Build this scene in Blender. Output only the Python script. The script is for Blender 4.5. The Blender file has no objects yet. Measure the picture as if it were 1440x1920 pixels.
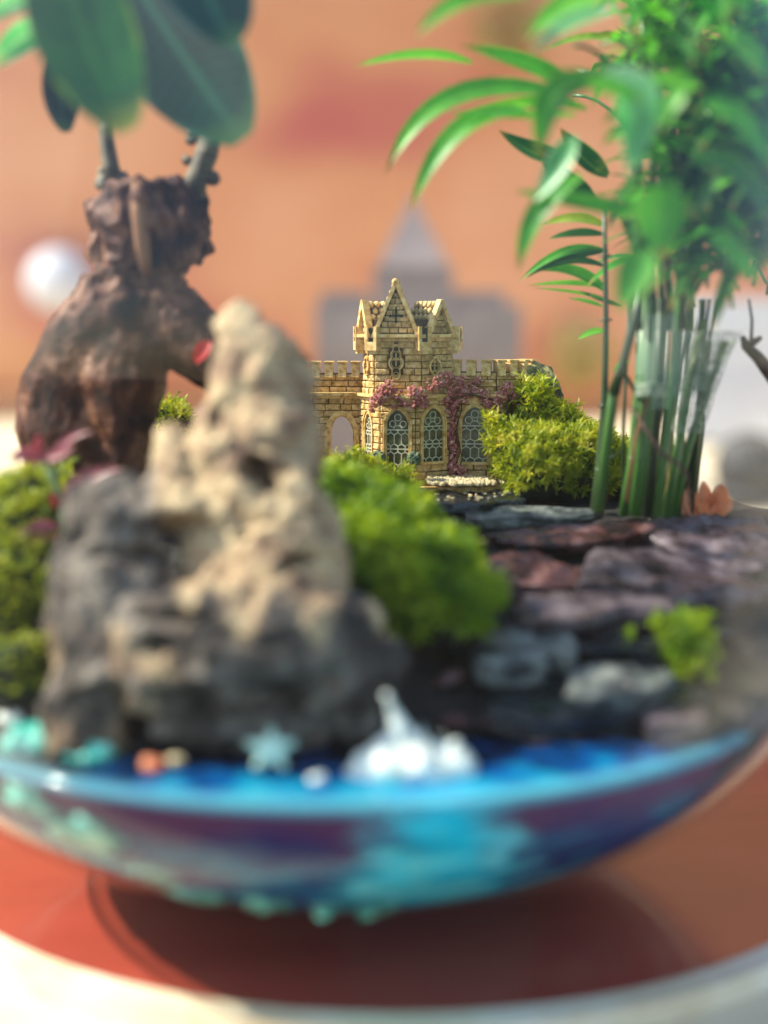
import bpy, bmesh, math, random
from mathutils import Vector, Matrix, noise as mn
R = math.radians
rnd = random.Random(7)
sc = bpy.context.scene
col = sc.collection
S = 0.01                                   # everything below is written in centimetres

# ------------------------------------------------------------------ camera, sky, sun, exposure
CAMZ = 13.3
PITCH = math.atan(360 / 2560)
cam_d = bpy.data.cameras.new('camera'); cam = bpy.data.objects.new('camera', cam_d); col.objects.link(cam)
cam.location = (0, 0, CAMZ * S); cam.rotation_euler = (R(90) - PITCH, 0, 0)
cam_d.sensor_fit = 'VERTICAL'; cam_d.sensor_height = 24; cam_d.lens = 32
cam_d.clip_start = 0.01; cam_d.clip_end = 400
cam_d.dof.use_dof = True; cam_d.dof.focus_distance = 0.386; cam_d.dof.aperture_fstop = 2.8
sc.camera = cam
w = bpy.data.worlds.new('World'); sc.world = w; w.use_nodes = True
nt = w.node_tree; bg = nt.nodes['Background']
sky = nt.nodes.new('ShaderNodeTexSky'); sky.sky_type = 'NISHITA'; sky.sun_disc = False
SUN_EL, SUN_ROT = R(43), R(-88)
sky.sun_elevation = SUN_EL; sky.sun_rotation = SUN_ROT % (2 * math.pi)
nt.links.new(sky.outputs[0], bg.inputs[0]); bg.inputs[1].default_value = 0.13
sl = bpy.data.lights.new('sun', 'SUN'); so = bpy.data.objects.new('sun', sl); col.objects.link(so)
sl.energy = 3.5; sl.angle = R(1.0); sl.color = (1, 0.93, 0.8)
sd = Vector((math.sin(SUN_ROT) * math.cos(SUN_EL), math.cos(SUN_ROT) * math.cos(SUN_EL), math.sin(SUN_EL)))
so.rotation_euler = sd.to_track_quat('Z', 'Y').to_euler()
sc.view_settings.view_transform = 'Standard'; sc.view_settings.look = 'None'
sc.view_settings.exposure = 1.55; sc.view_settings.gamma = 1
try:
    sc.cycles.use_denoising = True; sc.cycles.denoiser = 'OPENIMAGEDENOISE'
    sc.cycles.transparent_max_bounces = 16; sc.cycles.max_bounces = 8; sc.cycles.caustics_reflective = False
    sc.cycles.sample_clamp_indirect = 6
except Exception: pass

CT, ST = math.cos(PITCH), math.sin(PITCH)
def P(px, py, y):
    'the point at depth y (cm) that lies on the sight line of a photograph pixel: used to measure places off the photograph'
    u, v = px - 720, 960 - py
    yd = 2560 * CT + v * ST; zd = -2560 * ST + v * CT
    t = y / yd
    return Vector((u * t, y, CAMZ + zd * t))
def Zr(row, y): return P(720, row, y).z
def Xp(px, y, row=800): return P(px, row, y).x

# ------------------------------------------------------------------ mesh helpers
class MB:
    def __init__(s): s.v = []; s.f = []; s.a = []
    def add(s, vs, fs):
        n = len(s.v); s.v.extend([Vector(a) for a in vs]); s.f.extend([tuple(i + n for i in f) for f in fs]); return s
    def box(s, c, size, rz=0, tilt=None):
        hx, hy, hz = [a / 2 for a in size]
        M = Matrix.Rotation(rz, 3, 'Z')
        if tilt: M = M @ Matrix.Rotation(tilt[0], 3, 'X') @ Matrix.Rotation(tilt[1], 3, 'Y')
        vs = [Vector(c) + M @ Vector((x, y, z)) for x in (-hx, hx) for y in (-hy, hy) for z in (-hz, hz)]
        return s.add(vs, [(0, 1, 3, 2), (4, 6, 7, 5), (0, 4, 5, 1), (2, 3, 7, 6), (0, 2, 6, 4), (1, 5, 7, 3)])
    def bar(s, a, b, w, h, up):
        'a rectangular bar from a to b, w across, h along the direction up'
        a, b, up = Vector(a), Vector(b), Vector(up).normalized()
        t = (b - a).normalized(); sd = t.cross(up).normalized() * w / 2; u = up * h / 2
        vs = [p + x * sd + y * u for p in (a, b) for x, y in ((-1, -1), (1, -1), (1, 1), (-1, 1))]
        return s.add(vs, [(3, 2, 1, 0), (4, 5, 6, 7), (0, 1, 5, 4), (1, 2, 6, 5), (2, 3, 7, 6), (3, 0, 4, 7)])
    def tube(s, pts, rad, n=10, wob=0, seed=0, sq=1.0):
        pts = [Vector(p) for p in pts]
        if not hasattr(rad, '__len__'): rad = [rad] * len(pts)
        ref = Vector((0.13, 1, 0.07)).normalized()
        rings = []; m = len(pts)
        for i, p in enumerate(pts):
            t = (pts[min(i + 1, m - 1)] - pts[max(i - 1, 0)]).normalized()
            a = t.cross(ref)
            if a.length < 1e-3: a = t.cross(Vector((1, 0, 0)))
            a.normalize(); b = t.cross(a)
            ring = []
            for k in range(n):
                an = 2 * math.pi * k / n
                r = rad[i]
                if wob: r *= 1 + wob * mn.noise(Vector((math.cos(an) * 1.3 + seed, math.sin(an) * 1.3, i * .45 + seed)))
                ring.append(p + a * math.cos(an) * r + b * math.sin(an) * r * sq)
            rings.append(ring)
        vs = [v for r in rings for v in r]; fs = []
        for i in range(m - 1):
            for k in range(n):
                k2 = (k + 1) % n
                fs.append((i * n + k, i * n + k2, (i + 1) * n + k2, (i + 1) * n + k))
        fs.append(tuple(reversed(range(n)))); fs.append(tuple((m - 1) * n + k for k in range(n)))
        return s.add(vs, fs)
    def lathe(s, prof, c=(0, 0, 0), n=48, close=False):
        c = Vector(c); m = len(prof); vs = []
        for r, z in prof:
            for k in range(n):
                an = 2 * math.pi * k / n
                vs.append(c + Vector((r * math.cos(an), r * math.sin(an), z)))
        fs = []
        for i in range(m - 1 if not close else m):
            j = (i + 1) % m
            for k in range(n):
                k2 = (k + 1) % n
                fs.append((i * n + k, i * n + k2, j * n + k2, j * n + k))
        if not close:
            if prof[0][0] > 1e-4: fs.append(tuple(reversed(range(n))))
            if prof[-1][0] > 1e-4: fs.append(tuple((m - 1) * n + k for k in range(n)))
        return s.add(vs, fs)
    def ball(s, c, r, sub=1, M=None, jit=0, seed=0):
        bm = bmesh.new(); bmesh.ops.create_icosphere(bm, subdivisions=sub, radius=1)
        bm.verts.index_update()
        rr = Vector(r) if hasattr(r, '__len__') else Vector((r, r, r))
        vs = []
        for v in bm.verts:
            q = Vector((v.co.x * rr.x, v.co.y * rr.y, v.co.z * rr.z))
            if jit: q *= 1 + jit * mn.noise(v.co * 1.7 + Vector((seed * 3.1, seed, 0)))
            if M: q = M @ q
            vs.append(Vector(c) + q)
        fs = [tuple(v.index for v in f.verts) for f in bm.faces]; bm.free()
        return s.add(vs, fs)
    def prism(s, poly, z0, z1):
        'vertical prism over an (x, y) polygon'
        n = len(poly)
        vs = [(x, y, z0) for x, y in poly] + [(x, y, z1) for x, y in poly]
        fs = [tuple(reversed(range(n))), tuple(range(n, 2 * n))] + [(k, (k + 1) % n, (k + 1) % n + n, k + n) for k in range(n)]
        return s.add(vs, fs)
    def blade(s, p0, p1, p2, wd, n=8, fold=.25, up=(0, -.35, 1), base=.25, tipp=.75, twist=0, blunt=False, roll=0):
        'a leaf blade along a quadratic curve'
        p0, p1, p2 = Vector(p0), Vector(p1), Vector(p2); up = Vector(up).normalized()
        vs = []; fs = []; s.a += [(u_, i / n, 0) for i in range(n + 1) for u_ in (-1, -.5, 0, .5, 1)]
        for i in range(n + 1):
            t = i / n
            c = p0 * (1 - t) ** 2 + p1 * 2 * t * (1 - t) + p2 * t * t
            tg = ((p1 - p0) * (1 - t) + (p2 - p1) * t)
            if tg.length < 1e-6: tg = p2 - p0
            tg.normalize()
            sd = tg.cross(up)
            if sd.length < 1e-3: sd = Vector((1, 0, 0))
            sd.normalize(); nm = sd.cross(tg)
            a = roll + twist * t
            sd, nm = sd * math.cos(a) + nm * math.sin(a), nm * math.cos(a) - sd * math.sin(a)
            if blunt: ww = wd / 2 * max(0.02, math.sin(math.pi * min(1, (t * .93 + .05))) ** .55)
            else: ww = wd / 2 * max(.02, (math.sin(math.pi * t ** tipp) ** .8 if 0 < t < 1 else (base if t == 0 else 0.0)))
            if i == 0: ww = wd / 2 * base
            vs += [c + sd * ww + nm * ww * fold, c + sd * ww * .5 + nm * ww * fold * .3, c - nm * ww * .06, c - sd * ww * .5 + nm * ww * fold * .3, c - sd * ww + nm * ww * fold]
            if i:
                b = (i - 1) * 5; d = i * 5
                fs += [(b + k, b + k + 1, d + k + 1, d + k) for k in range(4)]
        return s.add(vs, fs)

def tag(o, label=None, cat=None, group=None, kind=None):
    if label: o['label'] = label
    if cat: o['category'] = cat
    if group: o['group'] = group
    if kind: o['kind'] = kind
    return o
WL = {}                                     # where each object stands, in cm
def link(name, me, mat, parent=None, loc=None):
    o = bpy.data.objects.new(name, me); col.objects.link(o)
    if mat and not me.materials: me.materials.append(mat)
    loc = Vector(loc) if loc is not None else Vector((0, 0, 0))
    WL[o.name] = loc
    pl = WL[parent.name] if parent else Vector((0, 0, 0))
    o.parent = parent; o.location = (loc - pl) * S
    return o
def build(mb, name, mat, parent=None, smooth=False, origin=None, kind=None):
    n = len(mb.v)
    if origin is None:
        lo = Vector([min(v[i] for v in mb.v) for i in range(3)]); hi = Vector([max(v[i] for v in mb.v) for i in range(3)])
        origin = (lo + hi) / 2; origin.z = lo.z
    origin = Vector(origin)
    me = bpy.data.meshes.new(name)
    me.from_pydata([(v - origin) * S for v in mb.v], [], mb.f)
    if smooth: me.shade_smooth() if hasattr(me, 'shade_smooth') else [setattr(p, 'use_smooth', True) for p in me.polygons]
    me.update()
    if mb.a and len(mb.a) == n:
        at = me.attributes.new('leaf_uv', 'FLOAT_VECTOR', 'POINT'); at.data.foreach_set('vector', [c for q in mb.a for c in q])
    o = link(name, me, mat, parent, origin)
    if kind: o['kind'] = kind
    return o
def empty(name, loc, label, cat, group=None):
    o = bpy.data.objects.new(name, None); col.objects.link(o); loc = Vector(loc)
    WL[o.name] = loc; o.location = loc * S; o.empty_display_size = .01
    return tag(o, label, cat, group)
def voxel(mb, size, disp=None, smooth_it=0):
    'fuse overlapping solids into one skin, then push it about with noise; returns a new MB'
    me = bpy.data.meshes.new('tmp'); me.from_pydata([v for v in mb.v], [], mb.f); me.update()
    o = bpy.data.objects.new('tmp', me); col.objects.link(o)
    m = o.modifiers.new('r', 'REMESH'); m.mode = 'VOXEL'; m.voxel_size = size
    if smooth_it:
        m2 = o.modifiers.new('s', 'SMOOTH'); m2.iterations = smooth_it; m2.factor = .5
    dg = bpy.context.evaluated_depsgraph_get(); ev = o.evaluated_get(dg); e = ev.to_mesh()
    out = MB(); nv = [v.normal.copy() for v in e.vertices]
    out.v = [v.co.copy() for v in e.vertices]; out.f = [tuple(p.vertices) for p in e.polygons]
    ev.to_mesh_clear(); bpy.data.objects.remove(o); bpy.data.meshes.remove(me)
    if disp: out.v = [v + n * disp(v, n) for v, n in zip(out.v, nv)]
    return out

# ------------------------------------------------------------------ material helpers
def rgb(h):
    'sRGB hex to linear'
    c = [int(h[i:i + 2], 16) / 255 for i in (0, 2, 4)]
    return tuple((x / 12.92 if x <= .04045 else ((x + .055) / 1.055) ** 2.4) for x in c) + (1,)
def mat(name, cols, scale=1.0, rough=.6, bump=0, bscale=None, coat=0, trans=0, metallic=0, detail=6, rand=True, stretch=(1, 1, 1),
        vor=0, coords='Object', spec=.5, croug=.1, contrast=(.3, .7), sheen=0, wet=None, vein=None):
    m = bpy.data.materials.new(name); m.use_nodes = True; n = m.node_tree.nodes; l = m.node_tree.links
    b = n['Principled BSDF']; out = n['Material Output']
    tc = n.new('ShaderNodeTexCoord'); mp = n.new('ShaderNodeMapping'); mp.inputs['Scale'].default_value = [100 * s_ for s_ in stretch]
    l.new(tc.outputs[coords], mp.inputs[0])
    vec = mp.outputs[0]
    if rand:
        oi = n.new('ShaderNodeObjectInfo'); mu = n.new('ShaderNodeMath'); mu.operation = 'MULTIPLY'; mu.inputs[1].default_value = 40
        l.new(oi.outputs['Random'], mu.inputs[0]); ad = n.new('ShaderNodeVectorMath'); l.new(vec, ad.inputs[0]); l.new(mu.outputs[0], ad.inputs[1]); vec = ad.outputs[0]
    no = n.new('ShaderNodeTexNoise'); no.inputs['Scale'].default_value = scale; no.inputs['Detail'].default_value = detail; no.inputs['Roughness'].default_value = .62
    l.new(vec, no.inputs['Vector'])
    cr = n.new('ShaderNodeValToRGB'); e = cr.color_ramp.elements; k = len(cols)
    lo, hi = contrast
    e[0].position = lo; e[0].color = rgb(cols[0]); e[1].position = hi; e[1].color = rgb(cols[-1])
    for i in range(1, k - 1):
        x = e.new(lo + (hi - lo) * i / (k - 1)); x.color = rgb(cols[i])
    l.new(no.outputs[0], cr.inputs[0]); cout = cr.outputs[0]
    if rand:                                 # each piece a little lighter or darker than its neighbour
        hs = n.new('ShaderNodeHueSaturation'); mr = n.new('ShaderNodeMapRange'); mr.inputs[3].default_value = .82; mr.inputs[4].default_value = 1.15
        l.new(oi.outputs['Random'], mr.inputs[0]); l.new(mr.outputs[0], hs.inputs['Value']); l.new(cout, hs.inputs['Color']); cout = hs.outputs[0]
    if vein:                                 # midrib, fine side veins and a dry tip, laid out along the blade itself
        at = n.new('ShaderNodeAttribute'); at.attribute_name = 'leaf_uv'; sx = n.new('ShaderNodeSeparateXYZ'); l.new(at.outputs['Vector'], sx.inputs[0])
        def mm(op, a, c=None, d=None):
            x = n.new('ShaderNodeMath'); x.operation = op
            for i_, k_ in enumerate((a, c, d)):
                if k_ is None: continue
                if isinstance(k_, (int, float)): x.inputs[i_].default_value = k_
                else: l.new(k_, x.inputs[i_])
            return x.outputs[0]
        def mxc(f, a, c):
            x = n.new('ShaderNodeMix'); x.data_type = 'RGBA'; l.new(f, x.inputs[0]); l.new(a, x.inputs[6])
            if isinstance(c, str): x.inputs[7].default_value = rgb(c)
            else: l.new(c, x.inputs[7])
            return x.outputs[2]
        U, T = sx.outputs[0], sx.outputs[1]; au = mm('ABSOLUTE', U)
        rib = mm('SUBTRACT', 1, mm('MINIMUM', mm('MULTIPLY', au, 9), 1))
        wv = mm('SINE', mm('MULTIPLY', mm('SUBTRACT', T, mm('MULTIPLY', au, .12)), 95)) if vein[0] == 'side' else mm('SINE', mm('MULTIPLY', U, 26))
        sv_ = mm('MULTIPLY', mm('MAXIMUM', wv, 0), .09)
        cout = mxc(mm('MAXIMUM', mm('MULTIPLY', rib, .4), sv_), cout, vein[1])
        n3 = n.new('ShaderNodeTexNoise'); n3.inputs['Scale'].default_value = 1.1; l.new(vec, n3.inputs['Vector'])
        tip = n.new('ShaderNodeMapRange'); tip.inputs[1].default_value = .98; tip.inputs[2].default_value = 1.12; l.new(mm('ADD', T, mm('MULTIPLY', n3.outputs[0], .26)), tip.inputs[0])
        cout = mxc(tip.outputs[0], cout, vein[2])
        eg = n.new('ShaderNodeMapRange'); eg.inputs[1].default_value = 1.22; eg.inputs[2].default_value = 1.45; l.new(mm('ADD', au, mm('MULTIPLY', n3.outputs[0], .7)), eg.inputs[0])
        cout = mxc(eg.outputs[0], cout, vein[3])
    l.new(cout, b.inputs['Base Color'])
    b.inputs['Roughness'].default_value = rough; b.inputs['Metallic'].default_value = metallic
    b.inputs['Specular IOR Level'].default_value = spec
    b.inputs['Coat Weight'].default_value = coat; b.inputs['Coat Roughness'].default_value = croug
    if bump:
        n2 = n.new('ShaderNodeTexNoise'); n2.inputs['Scale'].default_value = bscale or scale * 3; n2.inputs['Detail'].default_value = 5
        l.new(vec, n2.inputs['Vector'])
        h = n2.outputs[0]
        if vor:
            vo = n.new('ShaderNodeTexVoronoi'); vo.inputs['Scale'].default_value = vor; l.new(vec, vo.inputs['Vector'])
            mx = n.new('ShaderNodeMath'); mx.operation = 'ADD'; l.new(h, mx.inputs[0]); l.new(vo.outputs[0], mx.inputs[1]); h = mx.outputs[0]
        bp = n.new('ShaderNodeBump'); bp.inputs['Strength'].default_value = 1; bp.inputs['Distance'].default_value = bump * S
        l.new(h, bp.inputs['Height']); l.new(bp.outputs[0], b.inputs['Normal'])
    if wet:
        mr = n.new('ShaderNodeMapRange'); mr.inputs[1].default_value = .4; mr.inputs[2].default_value = .6; mr.inputs[3].default_value = wet[0]; mr.inputs[4].default_value = wet[1]
        l.new(no.outputs[0], mr.inputs[0]); l.new(mr.outputs[0], b.inputs['Roughness'])
    if trans:
        tr = n.new('ShaderNodeBsdfTranslucent'); l.new(cout, tr.inputs[0]); ms = n.new('ShaderNodeMixShader'); ms.inputs[0].default_value = trans
        g = n.new('ShaderNodeHueSaturation'); g.inputs['Value'].default_value = 1.7; g.inputs['Saturation'].default_value = 1.15; l.new(cout, g.inputs['Color']); l.new(g.outputs[0], tr.inputs[0])
        l.new(b.outputs[0], ms.inputs[1]); l.new(tr.outputs[0], ms.inputs[2]); l.new(ms.outputs[0], out.inputs[0])
    return m
def thin_glass(name, ior=1.45, tint='ffffff', rough=0.0, film=0):
    m = bpy.data.materials.new(name); m.use_nodes = True; n = m.node_tree.nodes; l = m.node_tree.links
    n.remove(n['Principled BSDF']); out = n['Material Output']
    lw = n.new('ShaderNodeLayerWeight'); pw = n.new('ShaderNodeMath'); pw.operation = 'POWER'; pw.inputs[1].default_value = 5; l.new(lw.outputs['Facing'], pw.inputs[0])
    fr = n.new('ShaderNodeMath'); fr.operation = 'MULTIPLY_ADD'; fr.inputs[1].default_value = .95; fr.inputs[2].default_value = film; l.new(pw.outputs[0], fr.inputs[0])   # Schlick reflectance of one face
    tb = n.new('ShaderNodeBsdfTransparent'); tb.inputs[0].default_value = rgb(tint)
    gl = n.new('ShaderNodeBsdfGlossy'); gl.inputs['Roughness'].default_value = rough
    ms = n.new('ShaderNodeMixShader'); l.new(fr.outputs[0], ms.inputs[0]); l.new(tb.outputs[0], ms.inputs[1]); l.new(gl.outputs[0], ms.inputs[2])
    l.new(ms.outputs[0], out.inputs[0])
    return m

M = {}
M['cream'] = mat('cream_tabletop', ['c9b48f', 'd8c8a8', 'e2d8c0'], .08, .45, rand=False)
M['red'] = mat('red_lacquer', ['8a3628', '9e4230', 'aa4e3a'], .25, .3, coat=1, croug=.1, rand=False, stretch=(.3, 1, 1))
M['red'].node_tree.nodes['Principled BSDF'].inputs['Coat IOR'].default_value = 1.6
M['rim'] = mat('pale_rim', ['c9b48f', 'd8c8a8', 'e2d8c0'], .4, .45, rand=False)
M['ground'] = mat('paving', ['4a453e', '5c564c'], .02, .8, rand=False)
M['stone'] = mat('painted_tan_brick', ['6c4c20', 'a88444', 'cca668', 'dec290'], 6, .7, .03, 18, contrast=(.28, .66))
M['trim'] = mat('painted_tan_trim', ['8c6428', 'c89e58', 'e0c284'], 6, .65, .012, 25, rand=False, contrast=(.3, .6))
M['mortar'] = mat('brown_joint', ['40290f', '664620'], 4, .9, rand=False)
M['tile'] = mat('roof_tile', ['8a6a34', 'c4a466', 'dcc48c'], 6, .7, .02, 20, rand=False)
M['tracery'] = mat('pale_tracery', ['a8a488', 'c9c7ae'], 8, .6, rand=False)
M['pane'] = mat('dark_pane', ['24261c', '4c4c38', '7a7458'], 3, .25, rand=False, spec=.6)
M['opening_shade'] = mat('painted_opening_shade', ['0c0906', '181008'], 3, .9, rand=False)  # near-black colour stands for the shade inside openings modelled solid
M['bloom'] = mat('pink_blossom', ['5c2c24', 'a0564e', 'c4847c', 'ecd0b8'], 7, .6, rand=False, contrast=(.3, .72))
M['vine'] = mat('vine_brown', ['3a2416', '6a4630'], 6, .8, rand=False)
M['topiary'] = mat('topiary_leaf', ['26331e', '55684a', 'b8bd98'], 9, .7, rand=False, contrast=(.35, .7))
M['pot'] = mat('terracotta_pot', ['b07a3c', 'd29c58'], 6, .7, rand=False)
M['gravel'] = mat('pale_gravel', ['8c7850', 'c4b088', 'd8c8a0'], 6, .7)
M['soil'] = mat('dark_soil', ['0a0806', '17110c', '2b2018'], 2.5, .75, .08, 6, rand=False)
M['slate_dark'] = mat('wet_dark_slate', ['0a0c0e', '15191c', '262c30'], 1.6, .15, .02, 8, wet=(.06, .35))
M['slate_pale'] = mat('pale_slate', ['121414', '363a3a', '70746e', '2c2826'], 1.4, .5, .08, 5, contrast=(.3, .7))
M['slate_red'] = mat('red_purple_slate', ['0c0606', '2c1616', '54302a', '7c6464'], 1.3, .35, .04, 6, wet=(.15, .5), contrast=(.35, .68))
M['slate_mauve'] = mat('mauve_slate', ['0c090a', '2a2023', '4c4044', '726669'], 1.2, .35, .04, 6, wet=(.15, .5), contrast=(.3, .65))
M['rock_dark'] = mat('olive_rock', ['0e0e08', '3c3a1c', '8c8650', 'b8b080'], 2.2, .8, .05, 8, rand=False, contrast=(.36, .66))
M['moss_base'] = mat('moss_base', ['0e1806', '1e300a'], 3, .9, rand=False)
M['moss_y'] = mat('yellow_green_moss', ['445410', '80901c', 'b0b034', 'd8cc70'], 2.2, .6, trans=.35, rand=False)
M['moss_g'] = mat('green_moss', ['30480c', '5e7e18', '92a428', 'c0c450'], .8, .6, trans=.45, rand=False)
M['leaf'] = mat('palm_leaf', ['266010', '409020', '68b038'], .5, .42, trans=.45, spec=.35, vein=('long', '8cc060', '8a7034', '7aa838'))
M['leaf_b'] = mat('bright_palm_leaf', ['3c8c14', '5cae20', '7cc832'], .5, .42, trans=.5, spec=.6, vein=('long', '8cc060', '8a7034', '7aa838'))  # in the crown this brighter green stands for sunlit leaves
M['leaf_d'] = mat('deep_palm_leaf', ['10340c', '1e5016', '3a7426'], .5, .45, trans=.35, spec=.35, vein=('long', '8cc060', '8a7034', '7aa838'))  # in the crown this darker green stands for shaded leaves
M['leaf_o'] = mat('olive_palm_leaf', ['46681c', '70902c', '98a848'], .8, .4, trans=.45, vein=('long', '8cc060', '8a7034', '7aa838'))
M['stem'] = mat('palm_stem', ['1c3c10', '3a6426', '64884a'], .8, .35, stretch=(1, 1, .15), spec=.6)
M['stem_d'] = mat('dark_palm_stem', ['12200e', '24381c', '3c4c28'], .8, .4, stretch=(1, 1, .15))
M['dry'] = mat('dry_stem', ['4a2c1c', '7c5030', 'a08060'], 1, .7, stretch=(1, 1, .2))
M['net'] = mat('pale_fibre', ['50604e', '7c8c78', 'a8b09c'], 3, .6, rand=False)
M['ficus'] = mat('ficus_leaf', ['04160f', '08261c', '0e342a'], .35, .45, coat=0, spec=.3, vein=('side', '3c7c5c', '3a5a30', '2c6450'))
M['ficus_g'] = mat('ficus_leaf_green', ['0a240c', '143c12', '285c14'], .3, .3, coat=.3, trans=.2, vein=('side', '5c9038', '8a8c30', '7a9c1c'))
M['ficus_l'] = mat('ficus_leaf_pale', ['2c7a3c', '64a864', 'c0dcb8'], .5, .35, trans=.35, vein=('side', 'b8dca8', '9aa860', 'd8ecc0'))
M['shellw'] = mat('white_shell', ['a8aca0', 'd0d4ca', 'e8eae2'], 1.6, .45, .06, 5, rand=False)
M['star'] = mat('pale_green_star', ['a8cfb8', 'd0e8d4'], 2, .5, rand=False)
M['turq'] = mat('turquoise_pebble', ['0e5c60', '2c9c8c', '74d4bc', 'b0e4cc'], 2.2, .35, contrast=(.35, .68))
M['pink'] = mat('pink_leaf', ['6c3034', 'a45c64', 'c88c92'], 1.2, .45, trans=.3)
M['pinkstem'] = mat('green_stem', ['4c6a3c', '80986a'], 1.5, .5)
M['peach'] = mat('peach_petal', ['b86844', 'dc9468', 'f0b890'], 1.4, .45, trans=.45)
M['twig'] = mat('brown_twig', ['20120c', '3c241a', '5c3c2c'], 2, .7, .02, 8)

# ficus bark: dark wine brown, warm streak, grey sheen
def bark():
    m = mat('ficus_bark', ['0e0604', '260f07', '48200d', '785038', '54301f'], 1.1, .65, .09, 7, rand=False, vor=1.6, contrast=(.32, .7), spec=.25, wet=(.8, .42), stretch=(1, 1, .8))
    return m
M['bark'] = bark()
M['branch'] = mat('olive_branch', ['2a2218', '4e4430', '786c50'], 2.5, .6, .05, 9, rand=False)

# rock: cream porous part above, grey part below; two real stone colours with a ragged border
def rock_mat():
    m = bpy.data.materials.new('two_tone_rock'); m.use_nodes = True; n = m.node_tree.nodes; l = m.node_tree.links
    b = n['Principled BSDF']; tc = n.new('ShaderNodeTexCoord')
    at = n.new('ShaderNodeAttribute'); at.attribute_name = 'tan'
    mp = n.new('ShaderNodeMapping'); mp.inputs['Scale'].default_value = (100, 100, 100); l.new(tc.outputs['Object'], mp.inputs[0])
    def noise(sc_, d=7):
        x = n.new('ShaderNodeTexNoise'); x.inputs['Scale'].default_value = sc_; x.inputs['Detail'].default_value = d; x.inputs['Roughness'].default_value = .65
        l.new(mp.outputs[0], x.inputs['Vector']); return x
    def ramp(src, cols, lo, hi):
        cr = n.new('ShaderNodeValToRGB'); e = cr.color_ramp.elements; e[0].position = lo; e[0].color = rgb(cols[0]); e[1].position = hi; e[1].color = rgb(cols[-1])
        for i in range(1, len(cols) - 1): e.new(lo + (hi - lo) * i / (len(cols) - 1)).color = rgb(cols[i])
        l.new(src, cr.inputs[0]); return cr.outputs[0]
    n1 = noise(1.1); n2 = noise(.8); n3 = noise(4)
    tan = ramp(n1.outputs[0], ['4a3022', '7c5e48', 'a88c6a', 'c0a880', '94785e'], .3, .7)
    gry = ramp(n2.outputs[0], ['0c0907', '2c231d', '54483e', '7e7468', '6a4c34'], .33, .7)
    mx = n.new('ShaderNodeMix'); mx.data_type = 'RGBA'
    l.new(at.outputs['Fac'], mx.inputs[0]); l.new(gry, mx.inputs[6]); l.new(tan, mx.inputs[7])
    l.new(mx.outputs[2], b.inputs['Base Color']); b.inputs['Roughness'].default_value = .75
    bp = n.new('ShaderNodeBump'); bp.inputs['Distance'].default_value = .12 * S; l.new(n3.outputs[0], bp.inputs['Height']); l.new(bp.outputs[0], b.inputs['Normal'])
    return m
M['rock'] = rock_mat()

# ------------------------------------------------------------------ the setting
g = MB(); g.add([(-20000, -20000, -75), (20000, -20000, -75), (20000, 20000, -75), (-20000, 20000, -75)], [(0, 1, 2, 3)])
tag(build(g, 'ground', M['ground'], origin=(0, 0, -75)), kind='structure')
g = MB(); g.box((0, 106.5, -2.52), (420, 167, 4))
tag(build(g, 'table_top', M['cream'], origin=(0, 0, 0)), kind='structure')
def wall_mat():
    m = bpy.data.materials.new('terracotta_plaster'); m.use_nodes = True; n = m.node_tree.nodes; l = m.node_tree.links
    b = n['Principled BSDF']; tc = n.new('ShaderNodeTexCoord'); mp = n.new('ShaderNodeMapping'); mp.inputs['Scale'].default_value = (2.2, 1, 3.2)
    l.new(tc.outputs['Object'], mp.inputs[0]); no = n.new('ShaderNodeTexNoise'); no.inputs['Scale'].default_value = 1.1; no.inputs['Detail'].default_value = 2
    l.new(mp.outputs[0], no.inputs['Vector']); cr = n.new('ShaderNodeValToRGB'); e = cr.color_ramp.elements
    e[0].position = .34; e[0].color = rgb('b25846'); e[1].position = .64; e[1].color = rgb('d2946a'); e.new(.48).color = rgb('c88456')
    l.new(no.outputs[0], cr.inputs[0]); l.new(cr.outputs[0], b.inputs['Base Color']); b.inputs['Roughness'].default_value = .8
    return m
WY = 195
g = MB(); g.box((0, WY + 8, 40), (700, 16, 230))
tag(build(g, 'wall', wall_mat(), origin=(0, WY, 0)), 'blurred terracotta plaster wall far behind the bowl', 'wall')

# ------------------------------------------------------------------ round red tray with pale rim
TC = (0.2, 37.4)
def stadium(r, back):
    return [(TC[0] + r * math.cos(a), TC[1] + r * math.sin(a)) for a in [math.pi + i * math.pi / 40 for i in range(41)]] + \
           [(TC[0] + (r + back * .18) * math.cos(a), TC[1] + back + (r + back * .18) * math.sin(a)) for a in [i * math.pi / 40 for i in range(41)]]
def tray():
    t = empty('serving_tray', (TC[0], TC[1], -.5), 'red lacquered tray with a pale edge under the glass bowl', 'tray')
    a = MB(); a.prism(stadium(12.55, 9), -.5, 0); build(a, 'tray_surface', M['red'], t)
    o = stadium(13.2, 9.4); i = stadium(12.57, 9); n = len(o); b = MB()
    vs = [(x, y, z) for z in (-.51, .03) for x, y in o] + [(x, y, z) for z in (-.51, .03) for x, y in i]
    fs = []
    for k in range(n):
        k2 = (k + 1) % n
        fs += [(k, k2, n + k2, n + k), (n + k, n + k2, 3 * n + k2, 3 * n + k), (2 * n + k2, 2 * n + k, 3 * n + k, 3 * n + k2)]
    b.add(vs, fs); build(b, 'tray_rim', M['rim'], t)
tray()

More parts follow.
